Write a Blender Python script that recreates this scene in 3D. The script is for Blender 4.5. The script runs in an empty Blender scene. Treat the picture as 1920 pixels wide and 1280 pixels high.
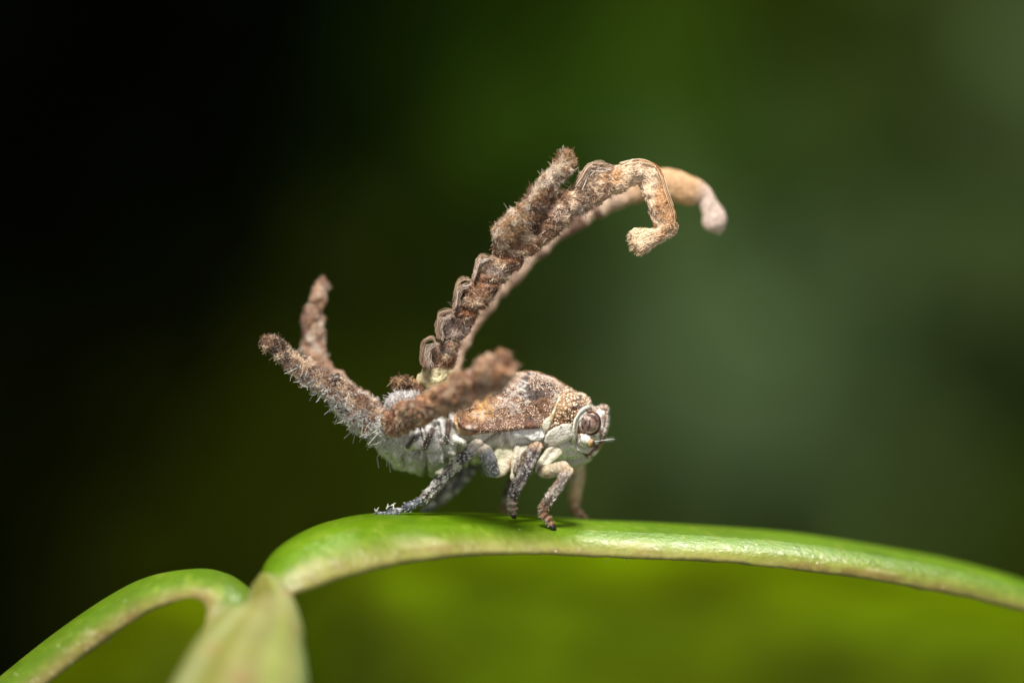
import bpy, math
import numpy as np
from mathutils import Vector

# ------------------------------------------------------------------ scene, camera, light
# 1 Blender unit = 1 millimetre (a macro scene)
scene = bpy.context.scene
scene.unit_settings.system = 'METRIC'
scene.unit_settings.scale_length = 0.001
D = 60.0                       # camera distance to the insect's middle plane
FOCUS = -0.95                  # depth of the sharp plane (near flank of the insect)
cam_d = bpy.data.cameras.new('camera')
cam = bpy.data.objects.new('camera', cam_d)
scene.collection.objects.link(cam)
cam.location = (0, -D, 0)
cam.rotation_euler = (math.radians(90), 0, 0)
cam_d.sensor_width = 36.0
cam_d.lens = 36.0 * D / 19.2
cam_d.clip_start = 1.0
cam_d.clip_end = 2000.0
cam_d.dof.use_dof = True
cam_d.dof.focus_distance = D + FOCUS
cam_d.dof.aperture_fstop = (cam_d.lens * 1e-3) / 3.2     # entrance pupil 3.2 mm wide
scene.camera = cam

world = bpy.data.worlds.new('World')
scene.world = world
world.use_nodes = True
world.node_tree.nodes['Background'].inputs[0].default_value = (1.0, 0.98, 0.94, 1)
world.node_tree.nodes['Background'].inputs[1].default_value = 0.16

def area(name, loc, target, size, power, col=(1, 1, 1)):
    l = bpy.data.lights.new(name, 'AREA')
    l.shape = 'DISK'; l.size = size; l.energy = power; l.color = col
    o = bpy.data.objects.new(name, l)
    scene.collection.objects.link(o)
    o.location = loc
    o.rotation_euler = (Vector(target) - Vector(loc)).to_track_quat('-Z', 'Y').to_euler()
    return o
area('flash_key', (-4, -22, 30), (0, 0, -1), 9, 28000, (1.0, 0.97, 0.93))
area('added_fill', (12, -48, -4), (0, 0, -1), 22, 5200, (0.96, 0.98, 1.0))  # added soft fill for the underside, in place of ambient light
sun_d = bpy.data.lights.new('sun', 'SUN')
sun_d.energy = 2.6; sun_d.angle = math.radians(12); sun_d.color = (1.0, 0.96, 0.86)
sun = bpy.data.objects.new('sun', sun_d)
scene.collection.objects.link(sun)
sun.rotation_euler = Vector((-0.25, -0.45, -0.86)).to_track_quat('-Z', 'Y').to_euler()

scene.view_settings.view_transform = 'Standard'
scene.view_settings.look = 'None'
scene.view_settings.exposure = 0.0
scene.view_settings.gamma = 1.0
scene.render.engine = 'CYCLES'
scene.cycles.use_denoising = True
scene.cycles.max_bounces = 8
scene.cycles.caustics_reflective = False
scene.cycles.caustics_refractive = False

# ------------------------------------------------------------------ helpers
rng = np.random.default_rng(7)

def W(px, py, y=0.0):
    """measured position: photo coordinates at a depth y -> millimetres"""
    k = (D + y) / D
    return np.stack([(np.asarray(px, float) - 960) / 100 * k,
                     np.asarray(y, float) + 0 * np.asarray(px, float),
                     (640 - np.asarray(py, float)) / 100 * k], -1)

def toPX(p):
    k = D / (D + p[:, 1])
    return np.stack([960 + 100 * p[:, 0] * k, 640 - 100 * p[:, 2] * k], -1)

def lin(c):
    c = np.asarray(c, float) / 255
    return np.where(c <= 0.04045, c / 12.92, ((c + 0.055) / 1.055) ** 2.4)

def _hash(i, seed):
    h = (i[..., 0] * 374761393 + i[..., 1] * 668265263 + i[..., 2] * 2147483647 + seed * 1274126177) & 0xffffffff
    h = ((h ^ (h >> 13)) * 1274126177) & 0xffffffff
    h = h ^ (h >> 16)
    return (h & 0xffff) / 32767.5 - 1

def vnoise(p, seed=0):
    i = np.floor(p).astype(np.int64); f = p - i; f = f * f * (3 - 2 * f)
    r = 0
    for dx in (0, 1):
        for dy in (0, 1):
            for dz in (0, 1):
                w = (f[:, 0] if dx else 1 - f[:, 0]) * (f[:, 1] if dy else 1 - f[:, 1]) * (f[:, 2] if dz else 1 - f[:, 2])
                r = r + w * _hash(i + np.array([dx, dy, dz]), seed)
    return r

def fbm(p, scale, octv=4, seed=0):
    r = 0; a = 1; s = scale; t = 0
    for o in range(octv):
        r = r + a * vnoise(p * s + 17.3 * o, seed + o); t += a; a *= 0.5; s *= 2.07
    return r / t * 1.4

def spl(pts, n):
    """Catmull-Rom through pts (m,d), resampled to n points of even arc length"""
    P = np.asarray(pts, float)
    if len(P) == 2:
        t = np.linspace(0, 1, n)[:, None]; return P[0] * (1 - t) + P[1] * t
    Q = np.vstack([2 * P[0] - P[1], P, 2 * P[-1] - P[-2]])
    out = []
    for i in range(1, len(Q) - 2):
        t = np.linspace(0, 1, 24, endpoint=False)[:, None]
        a, b, c, d = Q[i - 1], Q[i], Q[i + 1], Q[i + 2]
        out.append(0.5 * (2 * b + (c - a) * t + (2 * a - 5 * b + 4 * c - d) * t ** 2 + (3 * b - a - 3 * c + d) * t ** 3))
    out.append(P[-1:]); C = np.vstack(out)
    m = min(3, C.shape[1])
    s = np.r_[0, np.cumsum(np.linalg.norm(np.diff(C[:, :2] if m < 3 else C[:, :3], axis=0), axis=1))]
    u = np.linspace(0, s[-1], n)
    return np.stack([np.interp(u, s, C[:, k]) for k in range(C.shape[1])], -1)

def smooth(a, b, x):
    t = np.clip((x - a) / (b - a), 0, 1); return t * t * (3 - 2 * t)

def pdist(p, poly):
    """distance of 2D points to an open polyline"""
    poly = np.asarray(poly, float); d = np.full(len(p), 1e9)
    for a, b in zip(poly[:-1], poly[1:]):
        ab = b - a; t = np.clip(((p - a) @ ab) / (ab @ ab + 1e-9), 0, 1)
        d = np.minimum(d, np.linalg.norm(p - a - t[:, None] * ab, axis=1))
    return d

def psdf(p, poly):
    """signed distance to a closed polygon, negative inside"""
    poly = np.asarray(poly, float); q = np.vstack([poly, poly[:1]])
    d = pdist(p, q); ins = np.zeros(len(p), bool)
    for a, b in zip(q[:-1], q[1:]):
        c = (a[1] > p[:, 1]) != (b[1] > p[:, 1])
        xx = (b[0] - a[0]) * (p[:, 1] - a[1]) / (b[1] - a[1] + 1e-12) + a[0]
        ins ^= c & (p[:, 0] < xx)
    return np.where(ins, -d, d)

def mix(a, b, t):
    t = np.asarray(t)[:, None]
    return a * (1 - t) + b * t

def make_mesh(name, V, F, cols, mat, parent=None, shade=True):
    V = np.asarray(V, np.float32); F = np.asarray(F, np.int32)
    me = bpy.data.meshes.new(name)
    nf, k = F.shape
    me.vertices.add(len(V)); me.vertices.foreach_set('co', V.ravel())
    me.loops.add(nf * k); me.loops.foreach_set('vertex_index', F.ravel())
    me.polygons.add(nf)
    me.polygons.foreach_set('loop_start', np.arange(0, nf * k, k, dtype=np.int32))
    me.polygons.foreach_set('loop_total', np.full(nf, k, np.int32))
    me.update(calc_edges=True)
    if shade:
        me.polygons.foreach_set('use_smooth', np.ones(nf, bool))
    if cols is not None:
        c = np.ones((len(V), 4), np.float32); c[:, :3] = np.clip(cols, 0, 1)
        at = me.color_attributes.new('Col', 'FLOAT_COLOR', 'POINT')
        at.data.foreach_set('color', c.ravel())
    me.validate()
    me.materials.append(mat)
    o = bpy.data.objects.new(name, me)
    scene.collection.objects.link(o)
    if parent is not None:
        o.parent = parent
    return o

def grid_faces(n, m, wrap=True):
    i = np.arange(n - 1)[:, None]; j = np.arange(m if wrap else m - 1)[None, :]
    j2 = (j + 1) % m
    return np.stack([i * m + j, i * m + j2, (i + 1) * m + j2, (i + 1) * m + j], -1).reshape(-1, 4)

def join(parts):
    """[(V,F,C)] -> one"""
    off = 0; Vs = []; Fs = []; Cs = []
    for V, F, C in parts:
        Vs.append(V); Fs.append(F + off); Cs.append(C); off += len(V)
    return np.vstack(Vs), np.vstack(Fs), np.vstack(Cs)

def vnormals(V, F):
    n = np.cross(V[F[:, 2]] - V[F[:, 0]], V[F[:, 3]] - V[F[:, 1]])
    N = np.zeros_like(V)
    for k in range(4):
        np.add.at(N, F[:, k], n)
    return N / (np.linalg.norm(N, axis=1, keepdims=True) + 1e-12)

def tube(C, rn, rb, m=24, power=2.0, ref=(0, 1, 0)):
    """closed tube round centreline C (n,3); rn radius in the plane across ref, rb radius along ref. Rounded ends."""
    n = len(C)
    T = np.gradient(C, axis=0); T /= np.linalg.norm(T, axis=1, keepdims=True) + 1e-9
    B = np.tile(np.array(ref, float), (n, 1)); B -= (B * T).sum(1, keepdims=True) * T
    B /= np.linalg.norm(B, axis=1, keepdims=True)
    N = np.cross(B, T)
    a = np.linspace(0, 2 * np.pi, m, endpoint=False)
    ca = np.sign(np.cos(a)) * np.abs(np.cos(a)) ** (2 / power)
    sa = np.sign(np.sin(a)) * np.abs(np.sin(a)) ** (2 / power)
    rn = np.broadcast_to(rn, (n,)); rb = np.broadcast_to(rb, (n,))
    V = C[:, None] + N[:, None] * (ca[None, :, None] * rn[:, None, None]) + B[:, None] * (sa[None, :, None] * rb[:, None, None])
    F = grid_faces(n, m)
    return V.reshape(-1, 3), F

def rounded(r, n, e=0.08):
    """profile factor with rounded ends"""
    t = np.linspace(0, 1, n)
    k = np.minimum(1, np.minimum(t, 1 - t) / e)
    return r * np.sqrt(np.clip(1 - (1 - k) ** 2, 0.0004, 1))

def limb(pts, n=60, m=20, flat=1.0, noise=0.0, ns=6, seed=1, endr=0.08, power=2.0, slim=1.0):
    """pts rows (px, py, y, radius_px)"""
    P = np.asarray(pts, float)
    c = W(P[:, 0], P[:, 1], P[:, 2])
    S = spl(np.c_[c, P[:, 3] / 100], n)
    r = rounded(S[:, 3] * slim, n, endr)
    V, F = tube(S[:, :3], r, r * flat, m, power)
    t = np.repeat(np.linspace(0, 1, n), m)
    a = np.tile(np.linspace(0, 2 * np.pi, m, endpoint=False), n)
    if noise:
        V = V + vnormals(V, F) * (fbm(V, ns, 3, seed) * noise)[:, None]
    return V, F, t, a

def sample(V, F, n, rs):
    A = V[F[:, 0]]; Bq = V[F[:, 1]]; Cq = V[F[:, 2]]; Dq = V[F[:, 3]]
    ar = np.linalg.norm(np.cross(Cq - A, Dq - Bq), axis=1)
    i = rs.choice(len(F), n, p=ar / ar.sum())
    u = rs.random((n, 1)); v = rs.random((n, 1))
    p = (A[i] * (1 - u) + Bq[i] * u) * (1 - v) + (Dq[i] * (1 - u) + Cq[i] * u) * v
    nn = np.cross(Cq - A, Dq - Bq)[i]
    return p, nn / (np.linalg.norm(nn, axis=1, keepdims=True) + 1e-12), i

def strands(paths, r, taper=0.35, sides=3):
    """paths (n,k,3), r (n,) -> V,F"""
    n, k, _ = paths.shape
    T = np.gradient(paths, axis=1); T /= np.linalg.norm(T, axis=2, keepdims=True) + 1e-9
    ref = np.tile(np.array([0.31, 0.91, 0.27]), (n, k, 1))
    B = np.cross(T, ref); B /= np.linalg.norm(B, axis=2, keepdims=True) + 1e-9
    N = np.cross(B, T)
    a = np.arange(sides) * 2 * np.pi / sides
    rr = r[:, None] * np.linspace(1, taper, k)[None]
    V = paths[:, :, None] + (N[:, :, None] * np.cos(a)[:, None] + B[:, :, None] * np.sin(a)[:, None]) * rr[:, :, None, None]
    f = grid_faces(k, sides)
    F = (np.arange(n) * k * sides)[:, None, None] + f[None]
    return V.reshape(-1, 3), F.reshape(-1, 4)

def hair_paths(root, d, L, curl, k, rs):
    n = len(root)
    t = np.linspace(0, 1, k)[None, :, None]
    c = rs.normal(size=(n, 1, 3)); c2 = rs.normal(size=(n, 1, 3))
    L = np.broadcast_to(L, (n,))[:, None, None]
    return root[:, None] - d[:, None] * 0.02 + L * (d[:, None] * t + curl * c * t ** 2 + curl * 0.6 * c2 * np.sin(t * 4.0))

def rep(c, k, sides=3):
    return np.repeat(c, k * sides, axis=0)

def domes(p, n, r, h=0.6):
    """small granules: half-domes (n,3) pos, normals, radius -> V,F"""
    a = np.arange(6) * np.pi / 3
    up = np.where(np.abs(n[:, 2:3]) < 0.9, np.array([[0, 0, 1.]]), np.array([[1., 0, 0]]))
    X = np.cross(n, up); X /= np.linalg.norm(X, axis=1, keepdims=True); Y = np.cross(n, X)
    rings = [(1.0, -0.2), (0.86, 0.45), (0.45, 0.85), (0.06, 1.0)]
    V = []
    for rr, hh in rings:
        V.append(p[:, None] + r[:, None, None] * (rr * (X[:, None] * np.cos(a)[:, None] + Y[:, None] * np.sin(a)[:, None]) + hh * h * n[:, None]))
    V = np.stack(V, 1)
    f = grid_faces(4, 6)
    F = (np.arange(len(p)) * 24)[:, None, None] + f[None]
    return V.reshape(-1, 3), F.reshape(-1, 4)

# ------------------------------------------------------------------ materials (procedural)
def mat_vc(name, rough=0.5, n_scale=8.0, n_amt=0.3, b_scale=30.0, b_dist=0.02, sss=0.0, spec=0.5, sss_r=(0.3, 0.25, 0.15), coat=0.0, detail=6, rough_var=0.0, transl=0.0, tcol=None, dots=None, tattr=None):
    m = bpy.data.materials.new(name); m.use_nodes = True
    nt = m.node_tree; N = nt.nodes; L = nt.links
    b = N['Principled BSDF']
    at = N.new('ShaderNodeAttribute'); at.attribute_name = 'Col'
    tc = N.new('ShaderNodeTexCoord')
    no = N.new('ShaderNodeTexNoise'); no.inputs['Scale'].default_value = n_scale; no.inputs['Detail'].default_value = detail
    no.inputs['Roughness'].default_value = 0.65
    L.new(tc.outputs['Object'], no.inputs['Vector'])
    mr = N.new('ShaderNodeMapRange'); mr.inputs[1].default_value = 0.25; mr.inputs[2].default_value = 0.75
    mr.inputs[3].default_value = 1 - n_amt; mr.inputs[4].default_value = 1 + n_amt
    L.new(no.outputs[0], mr.inputs[0])
    mx = N.new('ShaderNodeMix'); mx.data_type = 'RGBA'; mx.blend_type = 'MULTIPLY'; mx.inputs[0].default_value = 1
    L.new(at.outputs['Color'], mx.inputs[6]); L.new(mr.outputs[0], mx.inputs[7])
    bcol = mx.outputs[2]
    if dots:
        vo = N.new('ShaderNodeTexVoronoi'); vo.inputs['Scale'].default_value = dots[0]
        L.new(tc.outputs['Object'], vo.inputs['Vector'])
        dr = N.new('ShaderNodeMapRange'); dr.interpolation_type = 'SMOOTHSTEP'; dr.inputs[1].default_value = dots[1]; dr.inputs[2].default_value = dots[1] * 0.5
        dr.inputs[3].default_value = 0; dr.inputs[4].default_value = dots[3]; L.new(vo.outputs['Distance'], dr.inputs[0])
        dm = N.new('ShaderNodeMix'); dm.data_type = 'RGBA'; L.new(dr.outputs[0], dm.inputs[0]); L.new(bcol, dm.inputs[6]); dm.inputs[7].default_value = (*dots[2], 1)
        bcol = dm.outputs[2]
    L.new(bcol, b.inputs['Base Color'])
    b.inputs['Roughness'].default_value = rough
    b.inputs['Specular IOR Level'].default_value = spec
    b.inputs['Coat Weight'].default_value = coat
    if rough_var:
        r2 = N.new('ShaderNodeMapRange'); r2.inputs[1].default_value = 0.3; r2.inputs[2].default_value = 0.7
        r2.inputs[3].default_value = rough - rough_var; r2.inputs[4].default_value = rough + rough_var
        L.new(no.outputs[0], r2.inputs[0]); L.new(r2.outputs[0], b.inputs['Roughness'])
    if b_dist:
        n2 = N.new('ShaderNodeTexNoise'); n2.inputs['Scale'].default_value = b_scale; n2.inputs['Detail'].default_value = 4
        L.new(tc.outputs['Object'], n2.inputs['Vector'])
        bu = N.new('ShaderNodeBump'); bu.inputs['Distance'].default_value = b_dist; bu.inputs['Strength'].default_value = 1.0
        L.new(n2.outputs[0], bu.inputs['Height']); L.new(bu.outputs[0], b.inputs['Normal'])
    if sss:
        b.inputs['Subsurface Weight'].default_value = sss
        b.inputs['Subsurface Radius'].default_value = sss_r
        b.inputs['Subsurface Scale'].default_value = 1.0
    if transl:
        tr = N.new('ShaderNodeBsdfTranslucent'); ms = N.new('ShaderNodeMixShader'); ms.inputs[0].default_value = transl
        if tcol:
            tm = N.new('ShaderNodeMix'); tm.data_type = 'RGBA'; tm.blend_type = 'MULTIPLY'; tm.inputs[0].default_value = 1
            tm.inputs[6].default_value = (*tcol, 1); L.new(mr.outputs[0], tm.inputs[7]); L.new(tm.outputs[2], tr.inputs[0])
            if tattr:
                ta = N.new('ShaderNodeAttribute'); ta.attribute_name = tattr
                t2 = N.new('ShaderNodeMix'); t2.data_type = 'RGBA'; t2.blend_type = 'MULTIPLY'; t2.inputs[0].default_value = 1
                L.new(tm.outputs[2], t2.inputs[6]); L.new(ta.outputs['Color'], t2.inputs[7]); L.new(t2.outputs[2], tr.inputs[0])
        else:
            L.new(mx.outputs[2], tr.inputs[0])
        L.new(b.outputs[0], ms.inputs[1]); L.new(tr.outputs[0], ms.inputs[2])
        L.new(ms.outputs[0], N['Material Output'].inputs[0])
    return m

M_body = mat_vc('cuticle', 0.34, 9, 0.25, 30, 0.02, spec=0.55, rough_var=0.12, sss=0.10, sss_r=(0.08, 0.07, 0.05))
M_wing = mat_vc('wing_pad_cuticle', 0.42, 13, 0.75, 30, 0.035, spec=0.5, rough_var=0.14, dots=(21.0, 0.25, (0.55, 0.47, 0.38), 0.28))
M_plate = mat_vc('pale_plate', 0.38, 12, 0.26, 26, 0.032, spec=0.5, rough_var=0.1)
M_gran = mat_vc('granules', 0.22, 20, 0.25, 40, 0.0, spec=0.7)
M_eye = mat_vc('compound_eye', 0.42, 26, 0.6, 60, 0.010, spec=0.4)
M_leg = mat_vc('leg_cuticle', 0.36, 16, 0.4, 45, 0.015, spec=0.5, rough_var=0.1)
M_wax = mat_vc('wax_core', 0.8, 10, 0.5, 22, 0.05, spec=0.2)
M_hair = mat_vc('wax_fibre', 0.65, 3, 0.12, 30, 0.0, spec=0.3)
M_leaf = mat_vc('leaf_blade', 0.36, 0.32, 0.22, 5, 0.02, spec=0.45, transl=0.55, detail=1.5, tcol=(0.455, 0.56, 0.006), tattr='Transmit')
M_rim = mat_vc('leaf_margin', 0.40, 4.0, 0.16, 9, 0.020, spec=0.32, rough_var=0.12, sss=0.3, sss_r=(0.3, 0.35, 0.08), detail=5)
M_pet = mat_vc('petiole_skin', 0.6, 0.9, 0.16, 5, 0.02, spec=0.25, detail=3)
M_bg = mat_vc('far_foliage', 0.8, 0.05, 0.15, 1, 0.0, spec=0.0, transl=0.3)

def empty(name, loc=(0, 0, 0), parent=None):
    o = bpy.data.objects.new(name, None)
    scene.collection.objects.link(o); o.location = loc; o.empty_display_size = 0.2
    if parent is not None:
        o.parent = parent
    return o

# ------------------------------------------------------------------ far foliage (out of focus)
def far_leaf(c, L, w, yaw, pitch, roll, col, rs):
    n, m = 14, 7
    t = np.linspace(0, 1, n)[:, None]; s = np.linspace(-1, 1, m)[None]
    wd = w * np.sin(np.pi * t ** 0.8) ** 0.8 * (1 - 0.15 * t)
    X = s * wd; Y = (t - 0.5) * L + 0 * s; Z = -0.25 * np.abs(s) ** 1.5 * wd * -1 - 0.12 * L * (t - 0.4) ** 2 * 4
    P = np.stack([X, Y, Z + 0 * X], -1).reshape(-1, 3)
    cy, sy = math.cos(yaw), math.sin(yaw); cp, sp = math.cos(pitch), math.sin(pitch); cr, sr = math.cos(roll), math.sin(roll)
    Rz = np.array([[cy, -sy, 0], [sy, cy, 0], [0, 0, 1]]); Rx = np.array([[1, 0, 0], [0, cp, -sp], [0, sp, cp]]); Ry = np.array([[cr, 0, sr], [0, 1, 0], [-sr, 0, cr]])
    P = P @ (Rz @ Rx @ Ry).T + c
    F = grid_faces(n, m, wrap=False)
    C = np.tile(col, (len(P), 1)) * (1 + 0.05 * rs.normal())
    return P, F, C

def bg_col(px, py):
    """far foliage colour, with deep shade to the left and a lit patch to the right painted in"""
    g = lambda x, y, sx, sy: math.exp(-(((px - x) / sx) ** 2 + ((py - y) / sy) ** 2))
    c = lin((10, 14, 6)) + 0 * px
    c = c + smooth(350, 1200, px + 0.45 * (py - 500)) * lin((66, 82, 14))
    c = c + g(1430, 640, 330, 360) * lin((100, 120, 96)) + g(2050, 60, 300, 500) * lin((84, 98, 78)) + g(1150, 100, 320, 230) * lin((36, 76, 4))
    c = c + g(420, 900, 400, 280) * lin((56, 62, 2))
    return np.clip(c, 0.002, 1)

def background():
    rs = np.random.default_rng(21)
    parts = []
    for i in range(4200):
        px = rs.uniform(-350, 2300) if i < 2400 else rs.uniform(-3200, 5200); py = rs.uniform(-350, 1650) if i < 2400 else rs.uniform(-1100, 2000)
        y = rs.uniform(130, 230)
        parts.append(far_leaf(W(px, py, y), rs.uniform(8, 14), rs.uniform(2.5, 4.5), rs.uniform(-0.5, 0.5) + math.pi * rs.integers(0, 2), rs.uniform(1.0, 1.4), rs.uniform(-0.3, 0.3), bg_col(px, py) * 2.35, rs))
    # backing sheet closing the view behind the leaves, its colour carries the same painted shade
    n, m = 60, 160
    U, Vv = np.meshgrid(np.linspace(-7000, 9000, m), np.linspace(-2200, 3600, n))
    P = W(U.ravel(), Vv.ravel(), np.full(n * m, 245.0))
    P[:, 1] += 10 * fbm(P, 0.05, 3, 2)
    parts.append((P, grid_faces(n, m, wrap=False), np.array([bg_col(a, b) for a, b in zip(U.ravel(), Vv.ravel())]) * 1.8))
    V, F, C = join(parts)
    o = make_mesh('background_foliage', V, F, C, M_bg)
    o['label'] = 'dark blurred green foliage far behind the insect'
    o['category'] = 'foliage'; o['kind'] = 'stuff'
background()

# ------------------------------------------------------------------ leaf
leaf = empty('leaf', W(520, 1200, -3))
leaf['label'] = 'glossy green two-lobed leaf with thick pale margin under the insect'
leaf['category'] = 'leaf'

def at_world(o, parent):
    o.parent = parent
    o.matrix_parent_inverse = parent.matrix_world.inverted() if False else __import__('mathutils').Matrix.Translation(-Vector(parent.location))

def leaf_lobe(crest, rim, wall, n, pale, green, seed, wallshift):
    """crest, rim: rows (px,py,depth). The blade runs from the rolled rim over the crest and down behind."""
    C = np.asarray(crest, float); R = np.asarray(rim, float)
    t = np.linspace(0, 1, n)
    Cs = spl(C, n); Rs = spl(R, n)
    Cw = W(Cs[:, 0], Cs[:, 1], Cs[:, 2]); Rw = W(Rs[:, 0], Rs[:, 1], Rs[:, 2])
    sec = []; col = []; tag = []
    d = Rw - Cw
    gcol = lin(green); pcol = lin(pale); icol = lin((118, 140, 8))
    # rolled front: crest -> nose -> bottom of the rim
    K = 15
    for j in range(K):
        a = j / (K - 1) * (math.pi * 0.5)
        f = np.array([1 - math.cos(a)])[0]; g = math.sin(a)
        p = Cw.copy()
        p[:, 0] += d[:, 0] * f; p[:, 2] += d[:, 2] * f * 0.94
        p[:, 1] += (d[:, 1] - 0.12) * g
        sec.append(p)
        w = smooth(0.30, 0.92, f); w2 = smooth(0.75, 0.95, f)
        c = gcol * (1 - w) + pcol * w
        c = c * (1 - 0.15 * w2) + lin((176, 160, 116)) * 0.15 * w2
        col.append(c)
    nf = len(sec)
    # under the rim, then up along the underside
    for (fz, dy) in ((1.0, 0.10), (0.96, 0.30), (0.80, 0.55), (0.60, 0.85)):
        p = Cw.copy(); p[:, 0] += d[:, 0] * fz; p[:, 2] += d[:, 2] * fz; p[:, 1] += d[:, 1] + dy
        sec.append(p); col.append(pcol * 0.9 if fz > 0.9 else icol)
    # underside of the wall
    th = 0.32
    wi = []; wo = []
    wl = np.asarray(wall, float)
    wl = spl(wl, 22)
    tang = np.gradient(wl, axis=0); tang /= np.linalg.norm(tang, axis=1, keepdims=True)
    nin = np.stack([tang[:, 1], -tang[:, 0]], -1)    # towards the inside (front/below)
    for k in range(len(wl)):
        sh = wallshift * (k / (len(wl) - 1)) 
        q = Cw + np.array([0, wl[k, 0], wl[k, 1]]); q = q + np.outer(1 - t, [1, 0, 0]) * sh
        wo.append(q)
        wi.append(q + np.array([0, nin[k, 0] * th, nin[k, 1] * th]))
    inner = wi[2:]; outer = wo[::-1]
    for q in inner:
        sec.append(q); col.append(icol)
    for q in outer:
        sec.append(q); col.append(gcol)
    S = np.stack(sec, 1)          # n, m, 3
    m = S.shape[1]
    V = S.reshape(-1, 3)
    col = np.tile(np.stack(col), (n, 1, 1)).reshape(-1, 3)
    nz = fbm(V, 0.8, 3, seed)
    # streaks and blemishes along the rolled margin
    fr = np.tile(np.arange(m), n)
    ft = np.where(fr < nf, 1 - np.cos(np.clip(fr, 0, nf - 1) / (nf - 1) * math.pi * 0.5), 0)
    st = fbm(V * np.array([1.0, 1.2, 5.0]), 1.3, 4, seed + 20); sp_ = fbm(V, 5.0, 3, seed + 21)
    band = np.exp(-((ft - 0.84) / 0.10) ** 2); col = mix(col, lin((124, 92, 52)), band * smooth(-0.15, 0.5, st) * 0.75)
    col = mix(col, lin((176, 170, 118)), np.exp(-((ft - 0.62) / 0.12) ** 2) * smooth(0.1, 0.6, st) * 0.6)
    col = mix(col, lin((70, 108, 8)), smooth(0.45, 0.1, ft) * (fr < nf) * smooth(0.0, 0.6, st) * 0.5)
    col = mix(col, lin((150, 160, 60)), smooth(0.25, 0.5, sp_) * (fr < nf) * 0.25)
    return V, m, nf, col * (1 + 0.10 * nz[:, None])

def split_lobe(V, n, m, nf, col, parent, seed, tfac):
    """two meshes: the rolled margin and the blade behind it"""
    V = V + 0
    G = V.reshape(n, m, 3); Cc = col.reshape(n, m, 3)
    nb = nf + 3
    # fine unevenness along the rim
    Nrm = np.stack([fbm(G[:, :nb].reshape(-1, 3), 2.2, 3, seed + k) for k in range(3)], -1).reshape(n, nb, 3)
    wgt = np.clip(np.arange(nb) / 8 - 0.6, 0, 1)[None, :, None]
    G[:, :nb] += Nrm * 0.022 * wgt
    jj = 6
    # blade: everything behind the crest plus the first rows of the roll (wraps closed)
    idx = np.r_[np.arange(nb - 1, m), np.arange(0, jj + 1)]
    B = G[:, idx].reshape(-1, 3); BC = Cc[:, idx].reshape(-1, 3) * 1.9   # the sheet transmits about half of what it does not absorb
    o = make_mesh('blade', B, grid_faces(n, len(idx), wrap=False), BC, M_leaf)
    # the blade is thicker and browner near the stalk and lets less light through; faint streaks follow the side veins
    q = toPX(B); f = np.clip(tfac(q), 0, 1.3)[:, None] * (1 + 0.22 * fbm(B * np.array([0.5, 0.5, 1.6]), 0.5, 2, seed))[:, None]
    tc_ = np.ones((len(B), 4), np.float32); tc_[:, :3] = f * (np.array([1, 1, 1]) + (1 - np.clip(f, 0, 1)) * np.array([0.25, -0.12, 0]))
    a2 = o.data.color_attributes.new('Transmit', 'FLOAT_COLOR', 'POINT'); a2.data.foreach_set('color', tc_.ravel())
    at_world(o, parent)
    idx = np.arange(jj, nb)
    R = G[:, idx].reshape(-1, 3); RC = Cc[:, idx].reshape(-1, 3)
    r = make_mesh('margin', R, grid_faces(n, len(idx), wrap=False), RC, M_rim)
    at_world(r, parent)
    return o, r

NR = 460
crestR = [(488, 1100, -2.9), (492, 1066, -2.6), (515, 1032, -2.3), (560, 1000, -1.9), (620, 976, -1.4), (700, 963, -1.0), (860, 962, -0.6), (1000, 968, -0.25), (1100, 975, 0.0),
          (1300, 985, 0.5), (1500, 1001, 1.1), (1700, 1034, 1.9), (1800, 1054, 2.4), (1920, 1088, 3.0), (2060, 1140, 3.8)]
rimR = [(520, 1128, -3.4), (536, 1119, -3.4), (560, 1112, -3.35), (600, 1099, -3.2), (660, 1080, -2.9), (760, 1058, -2.5), (860, 1045, -2.1), (1000, 1040, -1.75), (1150, 1046, -1.5),
        (1300, 1052, -1.15), (1450, 1064, -0.7), (1600, 1083, -0.2), (1750, 1109, 0.5), (1920, 1147, 1.4), (2050, 1190, 2.2)]
wallR = [(0, 0), (1.0, -0.05), (2.4, -0.32), (4.2, -1.2), (5.8, -2.6), (7.0, -4.6), (7.8, -7.5), (8.2, -11.0)]
V, m, nf, col = leaf_lobe(crestR, rimR, wallR, NR, (140, 138, 66), (96, 130, 12), 5, 1.5)
split_lobe(V, NR, m, nf, col, leaf, 11, lambda q: (0.40 + 0.60 * smooth(580, 800, q[:, 0] - 0.7 * (q[:, 1] - 1130))) * (1 - 0.22 * np.exp(-(((q[:, 0] - 1400) / 330) ** 2 + ((q[:, 1] - 1240) / 60) ** 2))) * (1 + 0.18 * np.exp(-(((q[:, 0] - 950) / 260) ** 2 + ((q[:, 1] - 1150 - 0.15 * (q[:, 0] - 950)) / 40) ** 2))))

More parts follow.
